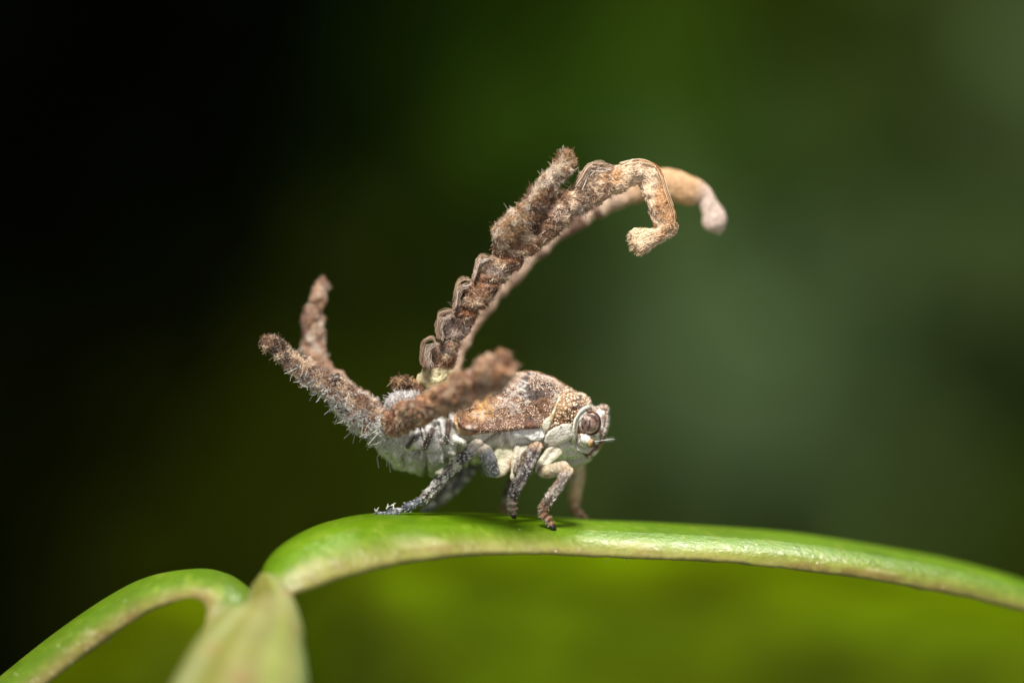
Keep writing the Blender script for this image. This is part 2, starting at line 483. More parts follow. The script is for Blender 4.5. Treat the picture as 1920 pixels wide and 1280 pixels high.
NL = 260
crestL = [(-120, 1372, -2.0), (-40, 1302, -1.9), (0, 1268, -1.8), (100, 1188, -1.6), (200, 1119, -1.5), (280, 1080, -1.6), (370, 1066, -1.9), (420, 1074, -2.2), (452, 1092, -2.5), (470, 1112, -2.8), (478, 1150, -3.2), (470, 1220, -3.8), (455, 1300, -4.5)]
rimL = [(-60, 1405, -2.9), (20, 1338, -2.8), (92, 1279, -2.7), (200, 1199, -2.6), (270, 1152, -2.7), (330, 1128, -2.8), (362, 1121, -3.0), (380, 1128, -3.2), (389, 1148, -3.4), (384, 1175, -3.6), (368, 1210, -3.9), (350, 1250, -4.3), (330, 1300, -4.8)]
wallL = [(0, 0), (0.8, -0.08), (2.0, -0.5), (3.6, -1.6), (5.0, -3.4), (6.0, -6.0), (6.4, -9.0)]
V, m, nf, col = leaf_lobe(crestL, rimL, wallL, NL, (140, 134, 72), (92, 122, 24), 9, -2.0)
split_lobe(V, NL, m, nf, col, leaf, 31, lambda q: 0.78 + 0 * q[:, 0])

def petiole():
    n, m = 70, 40
    P = np.array([(490, 1073, -3.1, 12), (495, 1088, -3.3, 25), (500, 1110, -3.7, 39), (503, 1140, -4.2, 54), (496, 1170, -4.7, 76), (482, 1200, -5.2, 95), (468, 1240, -5.7, 111), (457, 1280, -6.2, 123), (430, 1390, -7.2, 148), (400, 1520, -8.4, 165)], float)
    S = spl(np.c_[W(P[:, 0], P[:, 1], P[:, 2]), P[:, 3] / 100 * (D + P[:, 2]) / D], n)
    r = S[:, 3].copy() * 0.97; r[:4] *= np.array([0.15, 0.6, 0.85, 0.95])
    V, F = tube(S[:, :3], r, r * 0.5, m, 2.2)
    Nn = vnormals(V, F)
    a = np.tile(np.linspace(0, 2 * np.pi, m, endpoint=False), n)
    # shallow grooves and ridges along the stalk
    px = toPX(V)
    V = V + Nn * (0.035 * np.cos(a * 4 + 0.6) * np.repeat(smooth(0, 0.5, np.linspace(0, 1, n)), m))[:, None]
    nz = fbm(V * np.array([1, 1, 0.45]), 1.3, 3, 3)
    cxp = np.interp(px[:, 1], P[:, 1], P[:, 0]); rp = np.interp(px[:, 1], P[:, 1], P[:, 3])
    u = (px[:, 0] - cxp) / (rp + 1) + 0.10 * nz
    c = np.tile(lin((128, 124, 66)), (len(V), 1))
    for u0, w0, cc, am in ((-0.9, 0.16, (150, 146, 110), 0.9), (-0.5, 0.16, (120, 112, 34), 0.9), (-0.18, 0.16, (146, 138, 92), 0.7), (0.12, 0.18, (112, 104, 22), 0.9), (0.48, 0.16, (140, 142, 66), 0.9), (0.72, 0.12, (150, 142, 96), 0.7), (0.93, 0.1, (124, 134, 90), 0.9)):
        c = mix(c, lin(cc), np.exp(-((u - u0) / w0) ** 2) * am)
    c = mix(c, lin((104, 98, 24)), 0.7 * np.exp(-(((px[:, 0] - 492) / 16) ** 2 + ((px[:, 1] - 1118) / 26) ** 2)))
    c = mix(c, lin((140, 128, 86)), smooth(0.1, 0.7, fbm(V, 0.9, 3, 18)) * 0.6)
    for (x, y, rr) in ((397, 1213, 11), (450, 1275, 20), (540, 1108, 9)):
        c = mix(c, lin((152, 98, 66)), 0.6 * np.exp(-(((px[:, 0] - x) / rr) ** 2 + ((px[:, 1] - y) / rr) ** 2)))
    o = make_mesh('petiole', V, F, c * np.array([0.76, 0.86, 0.62]), M_pet); at_world(o, leaf)
petiole()

# a few fine pale specks and short hairs on the leaf
def leaf_hairs():
    rs = np.random.default_rng(4)
    roots = []; dirs = []
    for (x, y, d) in ((1139, 1047, -1.5), (1176, 1049, -1.4), (205, 1199, -2.6), (158, 1200, -2.6), (190, 1190, -2.7), (160, 1210, -2.7)):
        roots.append(W(x, y, d)); dirs.append(np.array([rs.normal() * 0.3, -0.2, -1]))
    roots = np.array(roots); dirs = np.array(dirs)
    p = hair_paths(roots, dirs, 0.07, 0.15, 4, rs)
    V, F = strands(p, np.full(len(p), 0.008))
    o = make_mesh('leaf_hairs', V, F, np.tile(lin((210, 210, 190)), (len(V), 1)), M_hair); at_world(o, leaf); o['kind'] = 'stuff'
leaf_hairs()

# dust and pale specks on the rolled margin
def leaf_specks():
    rs = np.random.default_rng(14)
    for o in [c for c in leaf.children if c.name.startswith('margin')]:
        me = o.data
        Vv = np.zeros(len(me.vertices) * 3, np.float32); me.vertices.foreach_get('co', Vv); Vv = Vv.reshape(-1, 3).astype(float)
        Ff = np.zeros(len(me.loops), np.int32); me.loops.foreach_get('vertex_index', Ff); Ff = Ff.reshape(-1, 4)
        p, nn, i = sample(Vv, Ff, 90, rs)
        nn = np.where(nn[:, 1:2] > 0, -nn, nn)
        Vd, Fd = domes(p, nn, 0.004 + 0.022 * rs.random(len(p)) ** 3, 0.35)
        d = make_mesh('leaf_specks', Vd, Fd, np.tile(lin((206, 200, 160)), (len(Vd), 1)), M_gran); at_world(d, leaf); d['kind'] = 'stuff'
leaf_specks()

# ------------------------------------------------------------------ the insect
bug = empty('planthopper_nymph', W(1000, 970, 0))
bug['label'] = 'mottled brown and white planthopper nymph with wax filaments standing on the leaf'
bug['category'] = 'insect'

def part(name, V, F, C, mat, parent=bug, kind=None, label=None):
    o = make_mesh(name, V, F, C, mat)
    o.parent = parent
    # children are modelled in world coordinates: cancel the parents' offset
    o.location = -Vector(bug.location) if parent is bug else (0, 0, 0)
    if kind: o['kind'] = kind
    if label: o['label'] = label
    return o

TOP = np.array([(684, 800), (692, 782), (712, 762), (760, 744), (800, 735), (850, 728), (900, 716), (950, 701), (985, 695), (1010, 697), (1040, 708), (1062, 722), (1070, 730), (1082, 735), (1095, 739), (1104, 746), (1109, 758), (1116, 763), (1126, 761), (1136, 762), (1141, 770)], float)
BOT = np.array([(684, 806), (692, 822), (712, 850), (740, 871), (770, 886), (800, 890), (830, 886), (860, 877), (900, 868), (940, 868), (970, 868), (1010, 868), (1040, 866), (1060, 862), (1085, 859), (1100, 853), (1112, 845), (1122, 832), (1131, 814), (1137, 795), (1141, 782)], float)
HW = np.array([(684, .15), (700, .42), (740, .75), (800, .98), (860, 1.06), (940, 1.08), (1000, 1.04), (1040, .96), (1065, .88), (1080, .78), (1100, .74), (1120, .62), (1135, .40), (1141, .2)], float)

def body_surface(px, th):
    """px station, angle (0=top, pi=bottom) near side -> px, py, y"""
    zt = np.interp(px, TOP[:, 0], TOP[:, 1]); zb = np.interp(px, BOT[:, 0], BOT[:, 1]); hw = np.interp(px, HW[:, 0], HW[:, 1])
    zc = (zt + zb) / 2; hh = (zb - zt) / 2
    s = np.sin(th); c = np.cos(th)
    return zc - hh * np.sign(c) * np.abs(c) ** 0.9, -hw * np.sign(s) * np.abs(s) ** 0.8

def half_width(px, py):
    """flank depth of the trunk at a side-view position"""
    zt = np.interp(px, TOP[:, 0], TOP[:, 1]); zb = np.interp(px, BOT[:, 0], BOT[:, 1]); hw = np.interp(px, HW[:, 0], HW[:, 1])
    c = np.clip(np.abs(((zt + zb) / 2 - py) / ((zb - zt) / 2)), 0, 0.999) ** (1 / 0.9)
    return hw * (1 - c ** 2) ** 0.4

PRONOT = [(1062, 724), (1080, 734), (1098, 741), (1107, 755), (1087, 768), (1078, 785), (1070, 797), (1048, 800), (1030, 812), (1022, 818), (1030, 800), (1040, 775), (1046, 750), (1056, 735)]
COLLAR = [(1107, 754), (1109, 763), (1090, 775), (1081, 795), (1079, 830), (1070, 832), (1073, 800), (1076, 785), (1088, 766)]
PLEUR = [(1022, 816), (1036, 802), (1068, 793), (1073, 808), (1072, 822), (1032, 838), (1020, 831)]
FRONS = [(1131, 760), (1142, 762), (1143, 785), (1138, 808), (1128, 833), (1116, 848), (1112, 842), (1124, 822), (1130, 800), (1132, 780)]
VERTEX = [(1090, 762), (1112, 760), (1135, 758), (1134, 770), (1105, 770), (1092, 776)]
DARKSP = [((768, 836), (776, 826), (790, 811)), ((799, 836), (804, 824), (812, 806)), ((838, 828), (840, 812), (842, 790))]
GROOVES = [([(750, 800), (752, 840), (753, 868)], 0.10, 4), ([(786, 800), (792, 830), (798, 860), (799, 892)], 0.09, 4),
           ([(815, 798), (822, 830), (838, 862), (842, 885)], 0.07, 4), ([(795, 800), (798, 822)], 0.05, 3), ([(822, 795), (826, 822)], 0.05, 3),
           ([(850, 800), (856, 815), (880, 820)], 0.06, 4), ([(765, 845), (785, 850)], 0.05, 5), ([(752, 845), (770, 858), (785, 845)], 0.05, 4),
           ([(805, 850), (825, 855)], 0.05, 5), ([(938, 808), (920, 822), (905, 834)], 0.08, 3), ([(945, 812), (952, 850), (958, 875)], 0.06, 4), ([(1012, 820), (1018, 845), (1008, 880)], 0.08, 4),
           ([(1080, 768), (1078, 800), (1080, 835)], 0.07, 3), ([(1020, 840), (1045, 836), (1075, 826)], 0.06, 3), ([(966, 828), (985, 822), (1000, 828)], 0.05, 3),
           ([(1046, 750), (1037, 778), (1024, 806)], 0.06, 3), ([(1084, 836), (1100, 842), (1116, 836)], 0.05, 2.2), ([(1086, 812), (1098, 814), (1112, 812), (1124, 806)], 0.04, 2.0), ([(1060, 850), (1080, 846), (1098, 852)], 0.05, 2.5), ([(880, 830), (885, 850), (880, 870)], 0.06, 4), ([(860, 835), (862, 860), (868, 876)], 0.05, 4)]

def build_body():
    n, m = 520, 220
    # denser stations, even in px
    px = np.linspace(684.2, 1140.8, n)
    th = np.linspace(0, 2 * np.pi, m, endpoint=False)
    PX, TH = np.meshgrid(px, th, indexing='ij')
    PY, Y = body_surface(PX.ravel(), TH.ravel())
    PX = PX.ravel()
    V = W(PX, PY, Y)
    F = grid_faces(n, m)
    Nn = vnormals(V, F)
    if (Nn[:, 1] * V[:, 1]).sum() < 0:
        F = F[:, ::-1]; Nn = -Nn
    P2 = np.stack([PX, PY], -1)
    disp = np.zeros(len(V))
    dark = np.zeros(len(V))
    for poly, dep, w in GROOVES:
        d = pdist(P2, poly); g = np.exp(-(d / w) ** 2)
        disp -= dep * 1.35 * g; dark = np.maximum(dark, g * 0.7)
        disp += dep * 0.35 * np.exp(-((d - 2.6 * w) / (1.6 * w)) ** 2)
    sdP = psdf(P2, PRONOT); sdC = psdf(P2, COLLAR); sdL = psdf(P2, PLEUR); sdF = psdf(P2, FRONS); sdV = psdf(P2, VERTEX)
    mP = smooth(1.5, -2.5, sdP); mC = smooth(1.5, -3, sdC); mL = smooth(1.5, -3.5, sdL); mF = smooth(1.5, -2, sdF)
    disp += 0.02 * mP + 0.02 * mC + 0.02 * mL + 0.02 * mF
    # bulging pronotal lobe behind the eye
    lobe = np.exp(-(((PX - 1058) / 14) ** 2 + ((PY - 765) / 17) ** 2)); disp += 0.03 * lobe
    # abdomen plates
    ab = smooth(910, 880, PX)
    disp += ab * 0.06 * fbm(V, 3.2, 3, 2)
    for seg in DARKSP:
        d = pdist(P2, seg); disp += 0.07 * np.exp(-(d / 7) ** 2)
    # sunken cheek around the eye socket
    de = np.hypot((PX - 1104) / 22, (PY - 793) / 23)
    disp -= 0.05 * np.exp(-((de - 1.05) / 0.16) ** 2)
    disp += 0.012 * fbm(V, 9, 3, 6)
    V = V + Nn * disp[:, None]
    # ---- pigment
    pale = lin((216, 210, 196)); grn = lin((178, 178, 136)); white = lin((238, 234, 230)); grey = lin((150, 150, 140))
    c = np.tile(pale, (len(V), 1))
    nz = fbm(V, 2.2, 4, 12); nz2 = fbm(V, 7, 3, 15)
    c = mix(c, white, smooth(-0.1, 0.5, nz) * 0.8)
    c = mix(c, grn, smooth(0.1, 0.7, fbm(V, 1.6, 3, 33)) * 0.30)
    low = smooth(862, 886, PY) * smooth(930, 900, PX); c = mix(c, lin((184, 184, 130)), 0.5 * low)
    c = mix(c, lin((186, 190, 160)), 0.6 * smooth(905, 960, PX) * smooth(1050, 990, PX) * smooth(820, 850, PY))
    c = mix(c, lin((178, 174, 170)), smooth(900, 860, PX) * smooth(-0.3, 0.4, fbm(V, 2.6, 3, 90)) * 0.8)
    c = mix(c, lin((120, 112, 96)), smooth(900, 860, PX) * smooth(0.25, 0.6, fbm(V, 6, 3, 95)) * 0.4)
    # head underside greyer
    c = mix(c, lin((178, 170, 160)), 0.7 * smooth(1050, 1085, PX) * smooth(838, 855, PY))
    brown = lin((122, 84, 48)); dkb = lin((74, 50, 34)); tan = lin((176, 138, 92))
    # upper back brown under the pads
    back = smooth(795, 770, PY) * smooth(840, 870, PX) * smooth(1085, 1060, PX)
    c = mix(c, mix(np.tile(brown, (len(V), 1)), tan, smooth(-0.2, 0.5, nz2)), back)
    pc = mix(mix(np.tile(brown, (len(V), 1)), dkb, smooth(-0.1, 0.5, nz2)), tan, smooth(0.15, 0.6, nz) * 0.7)
    c = mix(c, pc, mP); c = mix(c, lin((226, 230, 214)), mC * smooth(0.8, 0.2, mP * 0)); c = mix(c, lin((224, 224, 206)), mL)
    # head
    c = mix(c, mix(np.tile(lin((206, 200, 186)), (len(V), 1)), brown, smooth(0.0, 0.35, nz2)), smooth(1.5, -1.5, sdV))
    fr = mix(np.tile(lin((216, 210, 200)), (len(V), 1)), lin((138, 88, 58)), np.exp(-(pdist(P2, [(1134, 764), (1135, 790), (1128, 820), (1119, 838)]) / 2.6) ** 2))
    c = mix(c, fr, mF)
    for k, (x, y) in enumerate(((1137, 776), (1136, 794), (1134, 806), (1131, 814), (1128, 823), (1124, 832))):
        c = mix(c, lin((44, 36, 36)), np.exp(-(((PX - x) / 2.2) ** 2 + ((PY - y) / 2.2) ** 2)) * 0.95)
    hd = smooth(1076, 1084, PX); c = mix(c, lin((132, 98, 70)), hd * smooth(-0.2, 0.2, nz2) * smooth(860, 830, PY) * 0.85)
    socket = np.exp(-((de - 1.1) / 0.14) ** 2) * smooth(1112, 1096, PX); c = mix(c, lin((112, 76, 50)), socket * 0.95)
    for x, y, r in ((1052, 800, 2.4), (1026, 833, 2.8), (1116, 818, 2)):
        c = mix(c, lin((40, 26, 22)), np.exp(-(((PX - x) / r) ** 2 + ((PY - y) / r) ** 2)) * 0.95)
    for k, seg in enumerate(DARKSP):
        d = pdist(P2, seg); q = smooth(7.5, 3.5, d + 2.0 * nz2)
        c = mix(c, [lin((44, 42, 50)), lin((78, 58, 48)), lin((76, 52, 36))][k], q * 0.9)
    c = mix(c, lin((130, 108, 70)), np.exp(-(pdist(P2, [(938, 808), (920, 822), (905, 834)]) / 1.5) ** 2) * 0.8)
    c = mix(c, lin((120, 104, 76)), 0.9 * np.clip(dark - 0.3, 0, 1))
    part('body', V, F, c, M_body)
    # granules on the pronotum and powdery wax grains over the pale flank
    rs = np.random.default_rng(3)
    p, nn, i = sample(V, F, 9000, rs)
    q = toPX(p); near = (p[:, 1] < 0.3)
    a = (psdf(q, PRONOT) < 1)
    b = (~a) & near & ((q[:, 1] > 815) | (q[:, 0] > 1075)) & (fbm(p, 2.0, 2, 71) > -0.05)
    p2, n2 = p[b][:2600], nn[b][:2600]
    V2, F2 = domes(p2, n2, rs.uniform(0.006, 0.013, len(p2)), 0.8)
    c2 = np.repeat(np.tile(lin((238, 238, 232)), (len(p2), 1)), 24, axis=0)
    part('granules', V2, F2, c2, M_gran, kind='stuff')
build_body()

# ---- wing pads: shells draped over the flank, free at their lower edge
def shell(name, outline, lift, edge, colfn, side=-1, thick=0.05, mat=None, ns=3.0, relief=0.03, seed=1, hang=True, K=(70, 260), liftfn=None):
    poly = spl(np.vstack([outline, outline[:1]]), K[1])[:-1]
    cx = poly.mean(0); R_, k = K[0], len(poly)
    rr = np.linspace(0, 1, R_)
    # slightly ragged outline
    poly = poly + 0.5 * np.stack([vnoise(np.c_[poly * 0.25, np.zeros(k)], seed), vnoise(np.c_[poly * 0.25, np.ones(k) * 9], seed)], -1)
    P = (cx + (poly - cx)[None] * (rr[:, None, None])).reshape(-1, 2)
    sd = -psdf(P, poly)
    y = half_width(P[:, 0], P[:, 1])
    if hang:    # below the widest point the pad hangs straight instead of tucking in
        ymin = np.interp(P[:, 0], HW[:, 0], HW[:, 1])
        zt = np.interp(P[:, 0], TOP[:, 0], TOP[:, 1]); zb = np.interp(P[:, 0], BOT[:, 0], BOT[:, 1])
        y = np.where(P[:, 1] > (zt + zb) / 2, ymin, y)
    e = np.sqrt(np.clip(1 - (1 - np.clip(sd / edge, 0, 1)) ** 2, 0, 1))
    base = W(P[:, 0], P[:, 1], np.full(len(P), -1.0))
    rel = relief * (fbm(base, ns, 4, seed) + 0.5 * fbm(base, ns * 3.5, 3, seed + 3))
    lf = lift * (liftfn(P) if liftfn else 1.0)
    yo = y + lf * (0.35 + 0.65 * e) + rel * (0.3 + 0.7 * e)
    yi = y + lf * 0.3 - thick * e - 0.01
    Vo = W(P[:, 0], P[:, 1], side * yo); Vi = W(P[:, 0], P[:, 1], side * yi)
    Fo = grid_faces(R_, k)
    if (vnormals(Vo, Fo)[:, 1]).sum() * side < 0: Fo = Fo[:, ::-1]
    V = np.vstack([Vo, Vi])
    last = ((R_ - 1) * k + np.arange(k)); nx = (R_ - 1) * k + (np.arange(k) + 1) % k
    F = np.vstack([Fo, Fo[:, ::-1] + len(Vo), np.stack([last, last + len(Vo), nx + len(Vo), nx], -1)])
    c = colfn(P, sd, base)
    o = part(name, V, F, np.vstack([c, c]), mat or M_wing)
    return o, (Vo, Fo, P, sd)

def add_granules(o, Vo, Fo, n, rlo, rhi, cols, seed, keepfn):
    rs = np.random.default_rng(seed)
    p, nn, i = sample(Vo, Fo, n, rs)
    k = keepfn(toPX(p), p, rs); p, nn = p[k], nn[k]
    # thin out granules that would overlap
    keep = []; cell = {}
    for q in range(len(p)):
        key = tuple(np.floor(p[q] / (rhi * 1.7)).astype(int))
        if key in cell: continue
        cell[key] = 1; keep.append(q)
    p, nn = p[keep], nn[keep]
    V1, F1 = domes(p, nn, rlo + (rhi - rlo) * rs.random(len(p)) ** 1.6, 0.75)
    c1 = np.repeat(mix(np.tile(lin(cols[0]), (len(p), 1)), lin(cols[1]), rs.random(len(p))), 24, axis=0)
    part('granules', V1, F1, c1, M_gran, parent=o, kind='stuff')

def wing_col(P, sd, b):
    n = len(P)
    brown = lin((106, 72, 46)); dk = lin((60, 42, 34)); tan = lin((196, 146, 88)); pale = lin((216, 208, 198))
    nz = fbm(b, 3.2, 4, 41); n2 = fbm(b, 7.5, 4, 42)
    c = mix(np.tile(brown, (n, 1)), dk, smooth(-0.35, 0.15, nz + 0.5 * n2) * smooth(885, 925, P[:, 0]) * 0.95)
    c = mix(c, tan, smooth(960, 890, P[:, 0] + 14 * nz) * smooth(800, 778, P[:, 1]) * smooth(-0.5, 0.15, n2))
    c = mix(c, pale, smooth(0.15, 0.6, n2) * 0.5)
    for v in ([(930, 770), (958, 742), (985, 722)], [(945, 757), (978, 772)], [(935, 745), (972, 760)], [(950, 714), (985, 733)], [(948, 726), (978, 746)], [(958, 706), (990, 718)]):
        c = mix(c, pale, np.exp(-((pdist(P, v) + 3.0 * n2) / 2.4) ** 2) * 0.65)
    c = mix(c, lin((206, 200, 196)), np.exp(-(pdist(P, [(950, 705), (985, 698), (1010, 700), (1040, 711), (1062, 726)]) / 5) ** 2) * smooth(0.3, -0.2, n2) * 0.8)
    low = smooth(782, 798, P[:, 1] + 8 * nz); c = mix(c, lin((128, 84, 58)), low * 0.6)
    c = mix(c, lin((206, 184, 168)), low * smooth(0.05, 0.45, n2) * 0.75)
    return c
WP = np.array([(1064, 727), (1050, 744), (1040, 764), (1032, 786), (1020, 801), (985, 805), (950, 809), (905, 812), (880, 810), (864, 802), (856, 788), (858, 772), (872, 756), (896, 734), (920, 718), (950, 703), (985, 697), (1010, 699), (1040, 710)], float)
for sd_ in (-1, 1):
    o, (Vo, Fo, P, sdv) = shell('wing_pad', WP, 0.20, 9, wing_col, sd_, relief=0.055, thick=0.06, seed=44, K=(90, 320),
                                liftfn=lambda P: 0.25 + 0.6 * smooth(775, 805, P[:, 1]) * smooth(1030, 1000, P[:, 0]) + 0.15 * smooth(890, 865, P[:, 0]))
    if sd_ < 0:
        add_granules(o, Vo, Fo, 14000, 0.006, 0.017, ((236, 214, 190), (140, 98, 72)), 9,
                     lambda q, p, rs: (rs.random(len(q)) < smooth(880, 965, q[:, 0]) * 0.9 + 0.1) & (fbm(p, 4.0, 2, 61) > np.where(q[:, 1] > 782, -0.4, -0.2)))
HP = np.array([(862, 770), (852, 778), (852, 796), (862, 812), (876, 817), (905, 813), (930, 809), (920, 790), (890, 775)], float)
def hp_col(P, sd, b):
    c = np.tile(lin((186, 150, 108)), (len(P), 1))
    return mix(c, lin((150, 108, 76)), smooth(0.0, 0.5, fbm(b, 4, 3, 2)) * 0.6)
for sd_ in (-1, 1):
    shell('hind_wing_pad', HP, 0.05, 8, hp_col, sd_, relief=0.02, thick=0.04, seed=4, K=(30, 120), mat=M_plate)
def pron_col(P, sd, b):
    n2 = fbm(b, 9, 3, 15); nz = fbm(b, 4, 3, 12)
    c = mix(np.tile(lin((120, 84, 50)), (len(P), 1)), lin((66, 46, 34)), smooth(-0.1, 0.4, n2))
    c = mix(c, lin((180, 142, 96)), smooth(0.1, 0.6, nz) * 0.7)
    c = mix(c, lin((216, 206, 178)), smooth(1095, 1104, P[:, 0]) * 0.7)
    return mix(c, lin((196, 160, 108)), smooth(3.5, 1.0, sd) * 0.7)
SP = np.array([(962, 806), (1018, 801), (1024, 808), (1016, 824), (996, 826), (984, 820), (968, 822), (958, 815)], float)
for sd_ in (-1, 1):
    shell('side_plate', SP, 0.09, 8, lambda P, s, b: np.tile(lin((236, 236, 230)), (len(P), 1)), sd_, relief=0.05, thick=0.04, seed=14, mat=M_plate, K=(40, 140))
    # shield behind the head: brown granular pronotum, pale collar, pale side plate
    o, (Vo, Fo, P, sdv) = shell('pronotum', np.array(PRONOT, float), 0.10, 6, pron_col, sd_, relief=0.03, thick=0.03, seed=24, hang=False, K=(60, 220),
                                liftfn=lambda P: 1 + 1.1 * np.exp(-(((P[:, 0] - 1060) / 13) ** 2 + ((P[:, 1] - 766) / 16) ** 2)))
    if sd_ < 0:
        add_granules(o, Vo, Fo, 1500, 0.016, 0.036, ((230, 208, 180), (164, 124, 90)), 19, lambda q, p, rs: rs.random(len(q)) < 0.8)
    shell('notal_edge', np.array([(1054, 741), (1046, 746), (1034, 774), (1016, 794), (1018, 808), (1028, 806), (1039, 784), (1046, 762)], float), 0.13, 4, lambda P, s, b: mix(np.tile(lin((226, 220, 196)), (len(P), 1)), lin((178, 150, 88)), smooth(0.0, 0.5, fbm(b, 5, 3, 6)) * 0.7), sd_, relief=0.02, thick=0.03, seed=64, hang=False, K=(30, 160), mat=M_plate)
    shell('collar', np.array(COLLAR, float), 0.12, 5, lambda P, s, b: mix(mix(np.tile(lin((216, 212, 196)), (len(P), 1)), lin((190, 184, 160)), smooth(785, 825, P[:, 1])), lin((140, 108, 78)), smooth(0.15, 0.5, fbm(b, 9, 3, 77)) * 0.5), sd_, relief=0.015, thick=0.03, seed=34, hang=False, K=(30, 160), mat=M_plate)
    def pl_col(P, s, b):
        c = mix(np.tile(lin((228, 220, 204)), (len(P), 1)), lin((196, 194, 164)), smooth(0.0, 0.6, fbm(b, 5, 3, 3)) * 0.6)
        for x, y, r in ((1052, 800, 2.2), (1026, 833, 2.6)):
            c = mix(c, lin((40, 26, 22)), np.exp(-(((P[:, 0] - x) / r) ** 2 + ((P[:, 1] - y) / r) ** 2)) * 0.95)
        return c
    shell('pleural_plate', np.array(PLEUR, float), 0.15, 5, pl_col, sd_, relief=0.02, thick=0.03, seed=54, hang=False, K=(40, 160), mat=M_plate)

# ---- eyes
def eye(side):
    n, m = 40, 48
    a = np.linspace(0.02, math.pi / 2 + 0.5, n)[:, None]; b = np.linspace(0, 2 * np.pi, m, endpoint=False)[None]
    cx, cy = 1105, 793
    sx = np.sin(a) * np.sign(np.cos(b)) * np.abs(np.cos(b)) ** 0.85; sz = np.sin(a) * np.sign(np.sin(b)) * np.abs(np.sin(b)) ** 0.85
    px = cx + 20.5 * sx; py = cy + 21.5 * sz
    hw = half_width(np.array([cx]), np.array([cy]))[0] - 0.06
    y = side * (hw + 0.20 * np.cos(a) + 0 * b)
    V = W(px.ravel(), py.ravel(), y.ravel())
    F = grid_faces(n, m)
    if side > 0: F = F[:, ::-1]
    nz = fbm(V, 7.0, 4, 5); n2 = fbm(V, 14, 3, 9)
    c = mix(np.tile(lin((140, 112, 98)), (len(V), 1)), lin((200, 178, 160)), smooth(0.0, 0.45, nz))
    c = mix(c, lin((72, 52, 50)), smooth(0.0, 0.25, n2))
    q = np.stack([px.ravel(), py.ravel()], -1)
    c = mix(c, lin((58, 42, 46)), np.exp(-(((q[:, 0] - 1098) / 5) ** 2 + ((q[:, 1] - 792) / 6) ** 2)) * 0.9)
    c = mix(c, lin((104, 70, 62)), smooth(0.78, 1.0, np.broadcast_to(np.sin(a), (n, m)).ravel()))
    o = part('eye', V, F, c, M_eye)
    # raised pale rim round the eye
    t = np.linspace(0, 2 * np.pi, 60)
    C = W(cx + 21.5 * np.sign(np.cos(t)) * np.abs(np.cos(t)) ** 0.85, cy + 22.5 * np.sign(np.sin(t)) * np.abs(np.sin(t)) ** 0.85, np.full(60, side * (hw + 0.03)))
    Vr, Fr = tube(C, 0.010 + 0.035 * smooth(1112, 1090, toPX(C)[:, 0]), np.full(60, 0.05), 8)
    part('rim', Vr, Fr, mix(np.tile(lin((140, 104, 78)), (len(Vr), 1)), lin((88, 60, 46)), smooth(-0.3, 0.3, fbm(Vr, 8, 2, 3))), M_plate, parent=o)
for s_ in (-1, 1): eye(s_)

def antenna(side):
    y0 = -0.62
    V, F, t, a = limb([(1086, 818, side * -y0 * 0.9, 9), (1094, 822, side * -y0 * 1.12, 9.5), (1102, 826, side * -y0 * 1.25, 8.5), (1106, 828, side * -y0 * 1.3, 7)], 40, 20, endr=0.15)
    V = V + vnormals(V, F) * (0.012 * np.sin(t * 34))[:, None]
    c = np.tile(lin((228, 222, 210)), (len(V), 1))
    o = part('antenna', V, F, c, M_body)
    V, F, t, a = limb([(1104, 829, side * -y0 * 1.28, 6), (1109, 831, side * -y0 * 1.36, 8), (1114, 833, side * -y0 * 1.42, 6)], 24, 18, endr=0.3, noise=0.01, ns=14)
    c = mix(np.tile(lin((176, 146, 100)), (len(V), 1)), lin((96, 68, 46)), smooth(0.6, 1.0, t))
    q = toPX(V); c = mix(c, lin((30, 24, 24)), np.exp(-(((q[:, 0] - 1114) / 2.4) ** 2 + ((q[:, 1] - 828) / 2.4) ** 2)))
    part('bulb', V, F, c, M_body, parent=o)
    V, F, t, a = limb([(1113, 828, side * -y0 * 1.42, 0.7), (1125, 826, side * -y0 * 1.42, 0.4), (1140, 824, side * -y0 * 1.42, 0.6), (1153, 823, side * -y0 * 1.42, 0.3)], 16, 6)
    part('bristle', V, F, np.tile(lin((226, 224, 220)), (len(V), 1)), M_hair, parent=o)
for s_ in (-1, 1): antenna(s_)

# ---- keel of the face, seen edge-on in front of the eye
V, F, t, a = limb([(1122, 764, 0, 5), (1134, 765, 0, 6), (1137, 775, 0, 6), (1136, 795, 0, 6), (1131, 813, 0, 6), (1124, 831, 0, 6), (1113, 847, 0, 6), (1098, 856, 0, 6)], 120, 40, 7.0, noise=0.012, ns=9, endr=0.05, power=2.6)
q = toPX(V)
n2 = fbm(V, 9, 3, 8); c = mix(np.tile(lin((220, 210, 198)), (len(V), 1)), lin((132, 92, 64)), smooth(-0.15, 0.2, n2) * 0.9)
c = mix(c, lin((140, 92, 60)), np.exp(-((q[:, 0] - np.interp(q[:, 1], [762, 775, 795, 813, 831, 847], [1132, 1134, 1133, 1128, 1121, 1111])) / 3.0) ** 2) * smooth(0.5, -0.1, n2) * smooth(845, 830, q[:, 1]))
for x, y in ((1140, 776), (1139, 790), (1137, 802), (1134, 812), (1131, 820), (1127, 829), (1120, 838), (1137, 768)):
    c = mix(c, lin((40, 34, 36)), np.exp(-(((q[:, 0] - x) / 2.3) ** 2 + ((q[:, 1] - y) / 2.3) ** 2)) * 0.95)
part('face_keel', V, F, c, M_plate)
# ---- beak and face below the head
V, F, t, a = limb([(1108, 850, 0, 12), (1085, 862, 0, 12), (1050, 872, 0, 10), (1000, 884, 0, 6)], 50, 18, noise=0.01)
part('beak', V, F, np.tile(lin((176, 168, 156)), (len(V), 1)), M_body)

